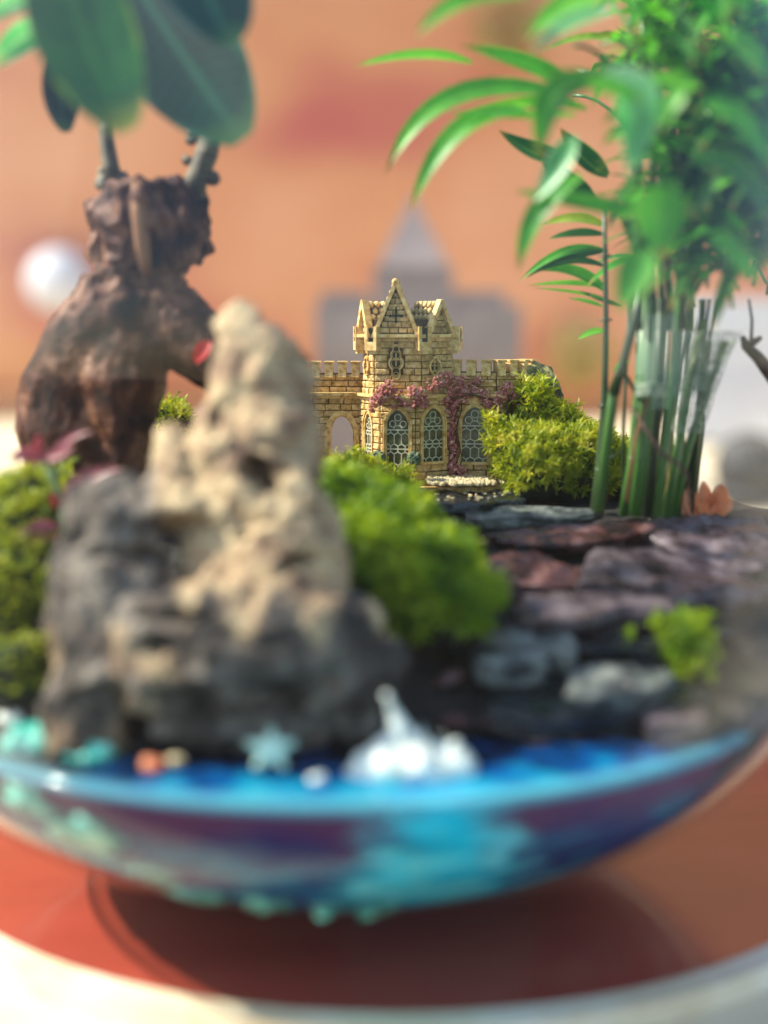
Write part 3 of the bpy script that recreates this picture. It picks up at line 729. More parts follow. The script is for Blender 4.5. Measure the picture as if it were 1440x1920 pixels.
def window(face, uc, wd, za, zb, parent, tiers=2, sill=True, seed=0):
    h = zb - za; o = arch(wd, h)
    fr = MB()
    # outline runs right foot -> left foot, outward offset is positive
    ring(fr, face, uc, za, offs(o, .105), offs(o, .065), .0, .1)
    ring(fr, face, uc, za, offs(o, .062), offs(o, .0), .0, .075)
    f = build(fr, 'window', M['trim'], parent)
    f['label'] = 'pointed lattice window'
    pn = MB(); pn.add([face.at(uc + x, za + z, .006) for x, z in offs(o, .01)], [tuple(range(len(o)))]); build(pn, 'pane', M['pane'], f)
    tr = MB(); nrm = Vector((face.n.x, face.n.y, 0)); bw = .027; bd = .03
    def seg(x0, z0, x1, z1, w_=bw): tr.bar(face.at(uc + x0, za + z0, .02), face.at(uc + x1, za + z1, .02), w_, bd, nrm)
    hs = h * .66
    seg(-wd / 2, hs, wd / 2, hs, .034); seg(-wd / 2, hs * .5, wd / 2, hs * .5, .034)
    nc = 3; cw = wd / nc
    for t0 in (0, hs * .5):
        th = hs * .5
        # one row of whole elongated hexagons with half hexagons above and below
        a, b_ = th * .2, th * .28
        for c in range(nc):
            x = -wd / 2 + cw * (c + .5)
            seg(x, t0 + b_ * .55, x - cw / 2, t0 + b_ * .55 + a * .6); seg(x, t0 + b_ * .55, x + cw / 2, t0 + b_ * .55 + a * .6)
            seg(x, t0 + th * .86, x - cw / 2, t0 + th * .86 - a * .6); seg(x, t0 + th * .86, x + cw / 2, t0 + th * .86 - a * .6)
            seg(x, t0, x, t0 + b_ * .55); seg(x, t0 + th * .86, x, t0 + th)
            if c: seg(x - cw / 2, t0 + b_ * .55 + a * .6, x - cw / 2, t0 + th * .86 - a * .6)
    def circ(x, z, r, a0=0, a1=360, n=12):
        for k in range(n):
            q0, q1 = R(a0 + (a1 - a0) * k / n), R(a0 + (a1 - a0) * (k + 1) / n)
            seg(x + r * math.cos(q0), z + r * math.sin(q0), x + r * math.cos(q1), z + r * math.sin(q1), .022)
    cr = wd * .15; circ(0, hs + (h - hs) * .62, cr); circ(-wd * .24, hs + (h - hs) * .3, cr * .95); circ(wd * .24, hs + (h - hs) * .3, cr * .95); circ(0, hs, wd * .2, 0, 180, 8)
    build(tr, 'tracery', M['tracery'], f)
    if sill:
        sb = MB(); sb.bar(face.at(uc - wd / 2 - .12, za - .03, .06), face.at(uc + wd / 2 + .12, za - .03, .06), .16, .07, (0, 0, 1)); build(sb, 'sill', M['trim'], f)
    def cut(z):
        if z < za - .02 or z > zb + .1: return None
        t = (z - za - hs) / max(.01, h - hs)
        hw = wd / 2 + .1 if t < 0 else (wd / 2) * max(0, 1 - max(0, min(1, t * .97)) ** 2.2) + .1
        return (uc - hw, uc + hw)
    return cut

# plan of the lower storey
a0 = V2(555, 1.5); a1 = V2(677, 1.45); a2 = V2(714, .35); a3 = V2(779, .1); a4 = V2(848, .75); a5 = V2(938, .6); a6 = V2(965, 2.0)
low = MB(); back = V2(700, 3.0)
extr(low, [a1, a2, a3, a4, a5, a6, V2(950, 3.0), V2(690, 3.0)], z_base, z_string)
wall_low = build(low, 'lower_wall', M['mortar'], castle)
F1, F2, F3, F4, F5 = Face(a1, a2), Face(a2, a3), Face(a3, a4), Face(a4, a5), Face(a5, a6)
nb = 0
c1 = window(F1, F1.L * .46, .42, ZZ(872, .9), ZZ(775, .9), castle, sill=False)
c2 = window(F2, F2.L * .5, .62, ZZ(878, .2), ZZ(769, .2), castle)
c3 = window(F3, F3.L * .45, .66, ZZ(865, .4), ZZ(765, .4), castle)
c4 = window(F4, F4.L * .47, .70, ZZ(866, .7), ZZ(763, .7), castle)
CH = .185
nb += lay_bricks(F1, z_plinth, z_string, CH, wall_low, [c1], seed=1)
nb += lay_bricks(F2, z_plinth, z_string, CH, wall_low, [c2], seed=2)
nb += lay_bricks(F3, z_plinth, z_string, CH, wall_low, [c3], seed=3)
nb += lay_bricks(F4, z_plinth, z_string, CH, wall_low, [c4], seed=4)
nb += lay_bricks(F5, z_plinth, z_string, CH * 1.2, wall_low, [], seed=5)
# plinth courses
for i, F in enumerate((F1, F2, F3, F4)):
    nb += lay_bricks(F, z_base, z_plinth - .03, .19, wall_low, [c2] if F is F2 else [], .45, .9, .1, 10 + i)
# left wing with a real archway
FL = Face(a0, a1)
aw, ah = .72, ZZ(770, 1.5) - ZZ(872, 1.5); au = (Xp(641, CY + 1.5) - a0.x)
ar = arch(aw, ah, cusp=False); zb_ = ZZ(880, 1.5); zt_ = z_string
poly = [(0, 0), (0, zt_ - zb_), (FL.L, zt_ - zb_), (FL.L, 0)] + [(au + x, z) for x, z in ar]
lw = MB(); n = len(poly)
vs = [FL.at(x, zb_ + z, 0) for x, z in poly] + [FL.at(x, zb_ + z, -.6) for x, z in poly]
lw.add(vs, [tuple(range(n)), tuple(reversed(range(n, 2 * n)))] + [(k, (k + 1) % n, (k + 1) % n + n, k + n) for k in range(n)])
wing = build(lw, 'left_wing_wall', M['mortar'], castle)
def cutA(z):
    t = (z - zb_) / ah
    if t > 1.06: return None
    hw = aw / 2 + .1 if t < .66 else aw / 2 * max(0, 1 - ((t - .66) / .34) ** 2 if t < 1 else 0) + .1
    return (au - hw, au + hw)
nb += lay_bricks(FL, zb_, zt_ - .02, .19, wing, [cutA], .3, .5, .06, 21)
fr = MB(); ring(fr, FL, au, zb_, offs(ar, .13), offs(ar, 0), -.1, .1); ring(fr, FL, au, zb_, offs(ar, .02), offs(ar, -.04), -.3, .04)
build(fr, 'arch_frame', M['trim'], wing)
bk = MB(); bk.box((a0.x + FL.L * .5, CY + 3.2, zb_ + .9), (2.6, .2, 2.2))
# string course round bay and wings
def course(name, pts, z0, z1, over, parent, m=M['trim'], closed=False):
    mb = MB()
    for i in range(len(pts) - 1):
        f = Face(pts[i], pts[i + 1])
        e = .07
        for (za, zb, ov) in ((z0, z0 + (z1 - z0) * .5, over * .55), (z0 + (z1 - z0) * .5, z1, over)):
            vs = [f.at(-e * ov * 6, za, -.1), f.at(f.L + e * ov * 6, za, -.1), f.at(f.L + e * ov * 6, zb, -.1), f.at(-e * ov * 6, zb, -.1),
                  f.at(-e * ov * 6, za, ov), f.at(f.L + e * ov * 6, za, ov), f.at(f.L + e * ov * 6, zb, ov), f.at(-e * ov * 6, zb, ov)]
            mb.add(vs, [(0, 3, 2, 1), (4, 5, 6, 7), (0, 1, 5, 4), (1, 2, 6, 5), (2, 3, 7, 6), (3, 0, 4, 7)])
    return build(mb, name, m, parent)
course('string_course', [a0, a1, a2, a3, a4, a5, a6], z_string - .05, z_string + .12, .17, castle)
# deck above the string course
dk = MB(); extr(dk, [a0 + Vector((0, .1)), a1, a2, a3, a4, a5, a6, V2(950, 3.0), V2(560, 3.0)], z_string + .0, z_string + .1); build(dk, 'deck', M['trim'], castle)
# upper tower
t_ = [V2(683, 1.15), V2(703, .55), V2(790, .42), V2(845, 1.05), V2(838, 2.3), V2(690, 2.3)]
zt0, zt1 = z_string + .1, ZZ(640, .6)
tw = MB(); extr(tw, t_, zt0, ZZ(598, .6)); tower = build(tw, 'tower_wall', M['mortar'], castle)
G = [Face(t_[i], t_[i + 1]) for i in range(4)]
def lobe_cut(uc, za, zb, hw): return lambda z: (uc - hw * math.sin(math.pi * min(1, max(0, (z - za) / (zb - za)))) ** .6 - .03, uc + hw * math.sin(math.pi * min(1, max(0, (z - za) / (zb - za)))) ** .6 + .03) if za < z < zb else None
u1 = (Xp(743, CY + .5) - t_[1].x); za1, zb1 = ZZ(709, .5), ZZ(646, .5)
u2 = G[2].L * .40; za2, zb2 = ZZ(703, .7), ZZ(671, .7)
nb += lay_bricks(G[1], zt0, zt1, .175, tower, [lobe_cut(u1, za1, zb1, .22)], .45, .8, .06, 31)
nb += lay_bricks(G[2], zt0, zt1, .175, tower, [lobe_cut(u2, za2, zb2, .2)], .35, .6, .06, 32)
nb += lay_bricks(G[0], zt0, zt1, .175, tower, [lobe_cut(G[0].L * .5, za2, zb2, .15)], .3, .5, .06, 33)
nb += lay_bricks(G[3], zt0, zt1, .175, tower, [], .5, .8, .06, 34)
def lobed(face, uc, z0, z1, lobes, parent, wmax):
    n = 40; o = []
    for k in range(n + 1):
        a = 2 * math.pi * k / n + math.pi / 2
        # union of stacked circles, sampled by ray from the centre line
        best = 0; zc = (z0 + z1) / 2; dx, dz = math.cos(a), math.sin(a)
        for (lz, lr) in lobes:
            cz = z0 + (z1 - z0) * lz - zc; bq = dz * cz; disc = bq * bq - cz * cz + lr * lr
            if disc > 0: best = max(best, bq + math.sqrt(disc))
        o.append((dx * best, dz * best))
    o = list(reversed(o))
    fr = MB(); ring(fr, face, uc, (z0 + z1) / 2, [(x * (1 + .05 / max(.05, math.hypot(x, z))), z * (1 + .05 / max(.05, math.hypot(x, z)))) for x, z in o], o, .0, .11)
    w_ = build(fr, 'window', M['trim'], parent); w_['label'] = 'small lobed window'
    p = MB(); p.add([face.at(uc + x, (z0 + z1) / 2 + z, .03) for x, z in o[:-1]], [tuple(range(n))]); build(p, 'pane', M['opening_shade'], w_)  # flat dark sheet stands for the shade inside the small window
    if len(lobes) > 2:
        b_ = MB(); nr = Vector((face.n.x, face.n.y, 0)); zc = z0 + (z1 - z0) * .55
        b_.bar(face.at(uc - wmax, zc, .05), face.at(uc + wmax, zc, .05), .03, .03, nr); b_.bar(face.at(uc, zc - .18, .05), face.at(uc, zc + .18, .05), .03, .03, nr)
        for lz, lr in lobes:
            c = z0 + (z1 - z0) * lz
            for k in range(10):
                q0, q1 = 2 * math.pi * k / 10, 2 * math.pi * (k + 1) / 10; rr = lr * .85
                b_.bar(face.at(uc + rr * math.cos(q0), c + rr * math.sin(q0), .045), face.at(uc + rr * math.cos(q1), c + rr * math.sin(q1), .045), .018, .02, nr)
        build(b_, 'tracery', M['tile'], w_)
hh = zb1 - za1
lobed(G[1], u1, za1, zb1, [(.86, .095), (.68, .125), (.45, .165), (.2, .125), (.1, .09)], castle, .15)
lobed(G[2], u2, za2, zb2, [(.5, .17), (.85, .07), (.15, .07)], castle, .1)
lobed(G[0], G[0].L * .45, za2, zb2, [(.5, .12), (.85, .06), (.15, .06)], castle, .1)
# machicolation ledge and corner corbels
z_l0, z_l1 = ZZ(640, .5), ZZ(627, .5)
course('tower_ledge', [t_[5], t_[0], t_[1], t_[2], t_[3], t_[4]], z_l0, z_l1, .2, castle)
def corbel(p, dirv, big=1.0):
    c = p + dirv * .1; a = math.atan2(dirv.x, -dirv.y) * 1.0
    mb = MB(); zc0, zc1 = ZZ(657, .5), ZZ(641, .5)
    mb.box((c.x, c.y, (zc0 + zc1) / 2), (.36 * big, .36, zc1 - zc0), a); mb.box((c.x, c.y, zc0 - .05), (.24 * big, .24, .1), a)
    for s_ in (-1, 1):
        q = c + Vector((math.cos(a), math.sin(a))) * .14 * s_ * big
        mb.box((q.x, q.y, (zc1 + ZZ(612, .5)) / 2), (.09, .36, ZZ(612, .5) - zc1), a)
    build(mb, 'corbel', M['trim'], castle)
    v = MB(); v.box((c.x, c.y + .06, (zc1 + ZZ(615, .5)) / 2), (.2 * big, .3, ZZ(615, .5) - zc1), a); build(v, 'slot_shade', M['opening_shade'], castle)  # solid dark box between the uprights gives the shade of a recess
for p, d_ in ((t_[1], (-.5, -1)), (t_[2], (.35, -1)), (t_[3], (.9, -.3)), (t_[0], (-1, -.2))): corbel(p, Vector(d_).normalized())
# gables
def gable(face, ua, ub, zb, zt, inward, depth, seed, cross=False, zpk=None):
    um = (ua + ub) / 2; inw = Vector((inward[0], inward[1], 0)).normalized() * depth
    A, B, T = face.at(ua, zb, .1), face.at(ub, zb, .1), face.at(um, zt, .1)
    mb = MB(); mb.add([A, B, T, A + inw, B + inw, T + inw], [(0, 1, 2), (5, 4, 3), (0, 3, 4, 1), (1, 4, 5, 2), (0, 2, 5, 3)])
    gb = build(mb, 'gable', M['mortar'], castle)
    W_ = ub - ua; hgt = zt - zb
    f2 = Face(face.A + face.n * .1, face.B + face.n * .1)
    k = lay_bricks(f2, zb + .02, zt - hgt * .17, .165, gb, [], .22, .42, .045, seed,
                   left=lambda z: um - W_ / 2 * (1 - (z + .05 - zb) / hgt) + .02, right=lambda z: um + W_ / 2 * (1 - (z + .05 - zb) / hgt) - .02)
    cp = MB(); nrm = Vector((face.n.x, face.n.y, 0))
    for a_, d_ in (((ua - .05, zb - .03), -1), ((ub + .05, zb - .03), 1)):
        cp.bar(face.at(a_[0], a_[1], .16), face.at(um - d_ * .01, zt + .07, .16), .11, .2, nrm)
    cp.bar(face.at(ua - .09, zb - .05, .18), face.at(ub + .09, zb - .05, .18), .09, .22, nrm)
    build(cp, 'coping', M['trim'], gb)
    tl = MB()
    for side in (-1, 1):
        E = face.at(um + side * (W_ / 2 + .02), zb, .05); Tp = face.at(um, zt + .03, .05)
        sv = Tp - E; slen = sv.length; nrow = max(3, int(slen / .17)); nn = sv.cross(inw).normalized() * (1 if side > 0 else -1)
        if nn.z < 0: nn = -nn
        for i in range(nrow):
            for j in range(max(2, int(depth / .2))):
                c = E + sv * ((i + .5) / nrow) + inw.normalized() * (.06 + j * .2 + (.1 if i % 2 else 0)) + nn * .03
                Mx = Matrix((sv.normalized(), inw.normalized(), nn)).transposed()
                tl.ball(c, (slen / nrow * .62, .1, .07), 1, Mx)
    build(tl, 'roof_tiles', M['tile'], gb, smooth=True, kind='stuff')
    if cross:
        cx = MB(); zc = zb + hgt * .36
        cx.bar(face.at(um, zc - .2, .155), face.at(um, zc + .26, .155), .05, .012, nrm); cx.bar(face.at(um - .15, zc, .155), face.at(um + .15, zc, .155), .05, .012, nrm)
        cx.bar(face.at(um - .19, zc, .153), face.at(um - .14, zc, .153), .08, .012, nrm); cx.bar(face.at(um + .14, zc, .153), face.at(um + .19, zc, .153), .08, .012, nrm)
        build(cx, 'cross_slit_shade', M['opening_shade'], gb)  # dark bars laid on the gable give the shade of a slit
    return k
zg = ZZ(626, .5)
nb += gable(G[1], (Xp(706, CY + .5) - t_[1].x), (Xp(781, CY + .5) - t_[1].x), zg, ZZ(532, .4), (0, 1), 1.5, 41, True)
nb += gable(G[2], G[2].L * .12, G[2].L * .86, zg, ZZ(568, .8), (-G[2].n.x, -G[2].n.y), 1.0, 42)
nb += gable(G[0], G[0].L * .1, G[0].L * .95, zg, ZZ(568, .8), (-G[0].n.x, -G[0].n.y), 1.0, 43)
fn = MB(); tp = P(741, 528, CY + .4); fn.ball(tp, (.1, .1, .1), 2); fn.ball(tp + Vector((.05, .15, -.02)), .09, 2); build(fn, 'finial', M['trim'], castle, smooth=True)
cap = MB(); extr(cap, t_, ZZ(600, .6), ZZ(598, .6)); build(cap, 'roof_cap', M['tile'], castle)
# parapets
def parapet(pts, zlo, zhi, name, seed, merlons, depth=.35):
    global nb
    mb = MB()
    for i in range(len(pts) - 1):
        f = Face(pts[i], pts[i + 1])
        vs = [f.at(0, zlo, 0), f.at(f.L, zlo, 0), f.at(f.L, zhi, 0), f.at(0, zhi, 0), f.at(0, zlo, -depth), f.at(f.L, zlo, -depth), f.at(f.L, zhi, -depth), f.at(0, zhi, -depth)]
        mb.add(vs, [(0, 1, 2, 3), (5, 4, 7, 6), (0, 4, 5, 1), (3, 2, 6, 7), (0, 3, 7, 4), (1, 5, 6, 2)])
    w_ = build(mb, name, M['mortar'], castle)
    ml = MB()
    for i in range(len(pts) - 1):
        f = Face(pts[i], pts[i + 1])
        nb += lay_bricks(f, zlo, zhi - .02, .19, w_, [], .38, .6, .06, seed + i)
        k = merlons[i]
        for j in range(k):
            u0, u1_ = f.L * (j + .02) / k, f.L * (j + .62) / k
            m_ = MB(); zc = zhi; hm = .34
            for (x0, x1, za, zb, d0, d1) in ((u0, u1_, zc, zc + hm * .85, -.3, .1), (u0 - .03, u1_ + .03, zc + hm * .85, zc + hm, -.34, .15)):
                vs = [f.at(x0, za, d1), f.at(x1, za, d1), f.at(x1, zb, d1), f.at(x0, zb, d1), f.at(x0, za, d0), f.at(x1, za, d0), f.at(x1, zb, d0), f.at(x0, zb, d0)]
                m_.add(vs, [(0, 1, 2, 3), (5, 4, 7, 6), (0, 4, 5, 1), (3, 2, 6, 7), (0, 3, 7, 4), (1, 5, 6, 2)])
            # sloping toe under each merlon
            m_.add([f.at(u0, zc, .1), f.at(u1_, zc, .1), f.at(u1_, zc - .1, .16), f.at(u0, zc - .1, .16), f.at(u0, zc - .14, .03), f.at(u1_, zc - .14, .03)], [(3, 2, 1, 0), (4, 5, 2, 3), (0, 4, 3), (1, 2, 5)])
            build(m_, 'merlon', M['trim'], w_)
    return w_
zp0 = z_string + .1
parapet([V2(560, 1.75), V2(684, 1.7)], zp0, ZZ(700, 1.7), 'left_parapet', 51, [5])
b0, b1, b2, b3 = V2(846, 1.25), V2(930, 1.05), V2(975, 1.25), V2(1000, 1.9)
parapet([b0, b1, b2, b3], zp0, ZZ(697, 1.2), 'right_parapet', 55, [3, 2, 2])
dk = MB(); extr(dk, [b0, b1, b2, b3, V2(1000, 2.8), V2(846, 2.8)], z_string - .2, zp0 + .3); build(dk, 'right_upper_wall', M['mortar'], castle)
print('BRICKS', nb)
# climbing flowers: clusters measured off the photograph, moulded on the wall
def blossoms(spots, name, m, seed, y=CY):
    r_ = random.Random(seed); mb = MB()
    for (px, py, rpx, dy, k) in spots:
        c = P(px, py, y + dy); rr = rpx / 2560 * y
        for _ in range(k):
            a, b_ = r_.random() * 6.283, r_.random() ** .5
            q = c + Vector((math.cos(a) * rr * b_, -r_.random() * .2 * (1.1 - b_), math.sin(a) * rr * b_))
            mb.ball(q, r_.uniform(.028, .052), 1)
    return build(mb, name, m, castle, kind='stuff')
blossoms([(715, 742, 14, .1, 60), (728, 728, 15, .1, 60), (705, 752, 12, .15, 40), (745, 740, 12, .1, 40), (700, 765, 8, .2, 18),
          (775, 735, 12, .0, 40), (787, 742, 15, .0, 60), (795, 755, 11, .05, 36), (775, 760, 8, .1, 12), (758, 758, 6, .1, 10), (740, 762, 5, .1, 8),
          (815, 722, 16, .2, 50), (835, 710, 15, .3, 55), (852, 716, 16, .4, 55), (870, 722, 16, .5, 50), (860, 740, 20, .5, 70), (845, 748, 16, .5, 50), (885, 735, 12, .6, 40), (895, 715, 10, .8, 26), (905, 740, 13, .6, 40),
          (920, 752, 14, .5, 44), (938, 745, 13, .5, 44), (950, 730, 13, .6, 50), (962, 742, 9, .7, 30), (932, 765, 9, .4, 20), (845, 768, 10, .6, 30), (852, 760, 10, .6, 30)],
         'flowering_vine', M['bloom'], 61)
blossoms([(848 + 3 * math.sin(i), 775 + i * 9, 8, .62, 16) for i in range(12)] + [(856, 884, 14, .45, 40), (868, 888, 9, .4, 20), (848, 880, 9, .45, 20)], 'flowering_vine', M['bloom'], 62)
blossoms([(583, 835, 10, 1.2, 30), (600, 850, 8, 1.2, 24), (590, 852, 10, 1.1, 30)], 'flowering_vine', M['bloom'], 64)
vn = MB()
for i in range(6):
    x = 845 + i * 3; vn.tube([P(x + 6 * math.sin(j * .8 + i), 900 - j * 12, CY + .58 - .01 * i) for j in range(13)], .018, 5)
vn.tube([P(845, 748, CY + .3), P(880, 738, CY + .4), P(915, 748, CY + .45), P(955, 745, CY + .5)], .03, 6)
build(vn, 'vine_stems', M['vine'], castle)
# gravel bed and edging moulded in front
r_ = random.Random(5); gr = MB()
for _ in range(420):
    px = r_.gauss(865, 36); py = r_.uniform(896, 912)
    if px < 800 or px > 945: continue
    gr.ball(P(px, 902 + (py - 904) * .8, CY - .3 - (py - 904) * .05), r_.uniform(.045, .085), 1, jit=.4, seed=_)
tag(build(gr, 'gravel', M['gravel'], kind='stuff'), 'cream gravel spilling from the castle step onto the black slate', 'gravel')
ft = MB(); extr(ft, [V2(650, .6), V2(700, -.25), V2(800, -.35), V2(960, -.1), V2(1010, 1.5), V2(990, 3.2), V2(600, 3.2)], ZZ(925, -.2), z_base + .04); build(ft, 'base_step', M['stone'], castle)
# topiaries: one on a pot, one bush
def topiary(px, py, r, y, label, pot):
    c = P(px, py, y); t = empty('topiary', c - Vector((0, 0, r + (.55 if pot else .1))), label, 'topiary')
    b_ = MB(); q_ = random.Random(px)
    b_.ball(c, r * .86, 2)
    for _ in range(150):
        d = Vector((q_.gauss(0, 1), q_.gauss(0, 1), q_.gauss(0, 1))).normalized(); b_.ball(c + d * r * .9, r * .17, 1)
    build(b_, 'foliage', M['topiary'], t)
    if pot:
        z = c.z - r; p = MB(); p.lathe([(.1, -.62), (.13, -.3), (.17, -.28), (.17, -.2), (.12, -.18)], (c.x, c.y, z), 16); build(p, 'pot', M['pot'], t, smooth=False)
        s_ = MB(); s_.tube([(c.x, c.y, z - .25), (c.x, c.y, z + .08)], .045, 8); build(s_, 'stem', M['topiary'], t)
topiary(776, 860, .2, CY - .35, 'round grey green topiary in a terracotta pot between two castle windows', True)
topiary(709, 860, .22, CY - .1, 'round clipped bush left of the first castle window', False)
# lichened boulder right of the castle
mb = MB(); mb.tube([P(1018, 860, 39.3), P(1018, 780, 39.3), P(1010, 720, 39.3), P(1008, 690, 39.3), P(1008, 676, 39.3)], [.95, .7, .5, .36, .14], 16, .2, 3)
vx = voxel(mb, .07, lambda v, n: .16 * mn.fractal(v * 1.6, 1, 2, 3))
tag(build(vx, 'lichen_boulder', M['rock_dark'], smooth=True), 'upright boulder spotted with olive lichen behind the right castle parapet', 'boulder')

# crumbs on the black slate
cb = MB(); r_ = random.Random(9)
for _ in range(24):
    c = P(r_.uniform(805, 960), r_.uniform(918, 946), 36.2); c.z = Zr(930, 36.5) + .02
    c = Vector((c.x, 35.4 + r_.random() * 2.0, c.z)); cb.box(c, (r_.uniform(.03, .16), r_.uniform(.03, .08), .03), r_.random() * 3)
tag(build(cb, 'crumbs', M['gravel'], kind='stuff'), 'pale grit scattered over the wet black slate', 'grit')

# ------------------------------------------------------------------ ficus bonsai
def ficus():
    Y = 34.2; k = Y / 2560
    root = empty('ficus_bonsai', P(170, 1000, Y), 'stout ginseng ficus with swollen glossy brown roots and dark oval leaves', 'bonsai')
    mb = MB()
    def tb(pts, rads, wob=.12, sd=1.0): mb.tube([P(a, b_, Y + c_) for a, b_, c_ in pts], [r * k for r in rads], 18, wob, sd)
    tb([(275, 345, 0), (278, 375, 0), (280, 420, 0), (278, 470, 0), (265, 520, 0), (262, 560, 0)], [66, 98, 103, 84, 56, 62], .22)
    tb([(262, 540, 0), (225, 600, 0), (180, 660, .2), (150, 730, .2), (145, 800, .2), (160, 880, .2), (190, 980, .3)], [78, 95, 102, 112, 118, 105, 85], .12, 2)
    tb([(290, 560, 0), (330, 610, -.3), (390, 660, -.5), (450, 720, -.7), (480, 800, -.8), (490, 900, -.8)], [68, 70, 62, 52, 48, 44], .14, 3)
    tb([(240, 640, -.4), (235, 720, -.7), (230, 800, -.7), (235, 900, -.6)], [70, 78, 62, 55], .12, 4)
    tb([(360, 360, .1), (375, 430, .1), (372, 480, .1), (385, 485, .1)], [22, 26, 26, 14], .3, 5)
    tb([(195, 400, .1), (190, 440, .1), (200, 500, .1)], [26, 28, 22], .3, 6)
    tb([(230, 345, 0), (215, 372, .1)], [24, 26], .2, 6); tb([(320, 352, 0), (350, 375, .1)], [24, 22], .2, 6)
    tb([(130, 580, .3), (160, 560, .3)], [12, 20], .2, 8)
    def d(v, n):
        q = Vector((v.x * 1.1, v.y * 1.1, v.z * .8)); hi = min(1, max(.0, (v.z - Zr(600, Y)) / 1.2))
        a = .06 * mn.fractal(q * 1.3, 1, 2, 4)
        kn = (abs(mn.noise(q * 1.9)) * -.34 + .1 + .16 * mn.fractal(q * 2.2, 1, 2, 4)) * hi
        ring_ = .03 * mn.noise(Vector((v.x * 4, v.y * 4, v.z * 1.2)))
        return a + kn + ring_
    vx = voxel(mb, .08, d, 9)
    build(vx, 'trunk', M['bark'], root, smooth=True)
    for pts, rr in (([(195, 200), (200, 260), (208, 310), (214, 352)], [11, 13, 16, 22]), ([(400, 235), (388, 290), (372, 330), (358, 378)], [20, 21, 21, 26])):
        b_ = MB(); b_.tube([P(x, y_, Y) for x, y_ in pts], [r * k for r in rr], 12, .15, 4)
        for x, y_, r in ([(398, 335, 11), (362, 250, 8), (360, 262, 8), (350, 302, 7), (380, 300, 12)] if pts[0][0] > 300 else [(192, 322, 8), (226, 340, 14), (200, 345, 14)]):
            b_.ball(P(x, y_, Y), r * k * 1.3, 2, jit=.5, seed=x)
        if pts[0][0] > 300: b_.tube([P(342, 295, Y), P(368, 306, Y)], [6 * k, 8 * k], 8)
        build(b_, 'branch', M['branch'], root, smooth=True)
    kn = MB(); kn.tube([P(258, 345, Y - 1.15), P(262, 400, Y - 1.35), P(268, 460, Y - 1.2), P(276, 520, Y - .95)], [.14, .2, .2, .12], 10, .2); build(kn, 'root_strand', M['dry'], root, smooth=True)
    def leaf(p0, p1, p2, wpx, y0, y1, m, roll=0, fold=.1, up=(0, -1, .25)):
        ym = (y0 + y1) / 2; l_ = MB(); l_.blade(P(*p0, y0), P(*p1, ym), P(*p2, y1), wpx / 2560 * ym, 16, fold, up, .15, .8, roll=roll, blunt=True)
        build(l_, 'leaf', m, root, smooth=True)
    leaf((110, -120), (140, 60), (240, 245), 185, 28.5, 27.6, M['ficus_g'], .15, .12)
    leaf((235, -60), (330, 90), (455, 262), 215, 31.5, 30.0, M['ficus'], -.1, .08)
    leaf((290, -130), (400, -40), (425, 85), 165, 29.5, 28.5, M['ficus'], .3, .1)
    leaf((150, 60), (95, 150), (125, 248), 74, 32.5, 32.5, M['ficus'], .4, .2)
    leaf((110, 60), (50, 40), (-10, 125), 55, 31.5, 31, M['ficus_l'], .5, .3)
    leaf((100, 0), (30, -15), (-30, 45), 36, 31, 30.5, M['ficus_l'], .4, .3)
    leaf((180, -80), (230, 40), (270, 110), 110, 33, 32.5, M['ficus'], .2, .1)
    leaf((330, -100), (300, 20), (310, 110), 100, 33, 32.5, M['ficus'], -.2, .1)
    # fine roots in the gap
    fr_ = MB(); q_ = random.Random(2)
    for i in range(7):
        x, y_ = 262 + i * 4, 775 + i * 5; pts = []
        for j in range(6): pts.append(P(x, y_, Y + .1)); x += q_.uniform(-7, 10); y_ += q_.uniform(2, 10)
        fr_.tube(pts, .018, 5)
    build(fr_, 'fine_roots', M['twig'], root)
ficus()

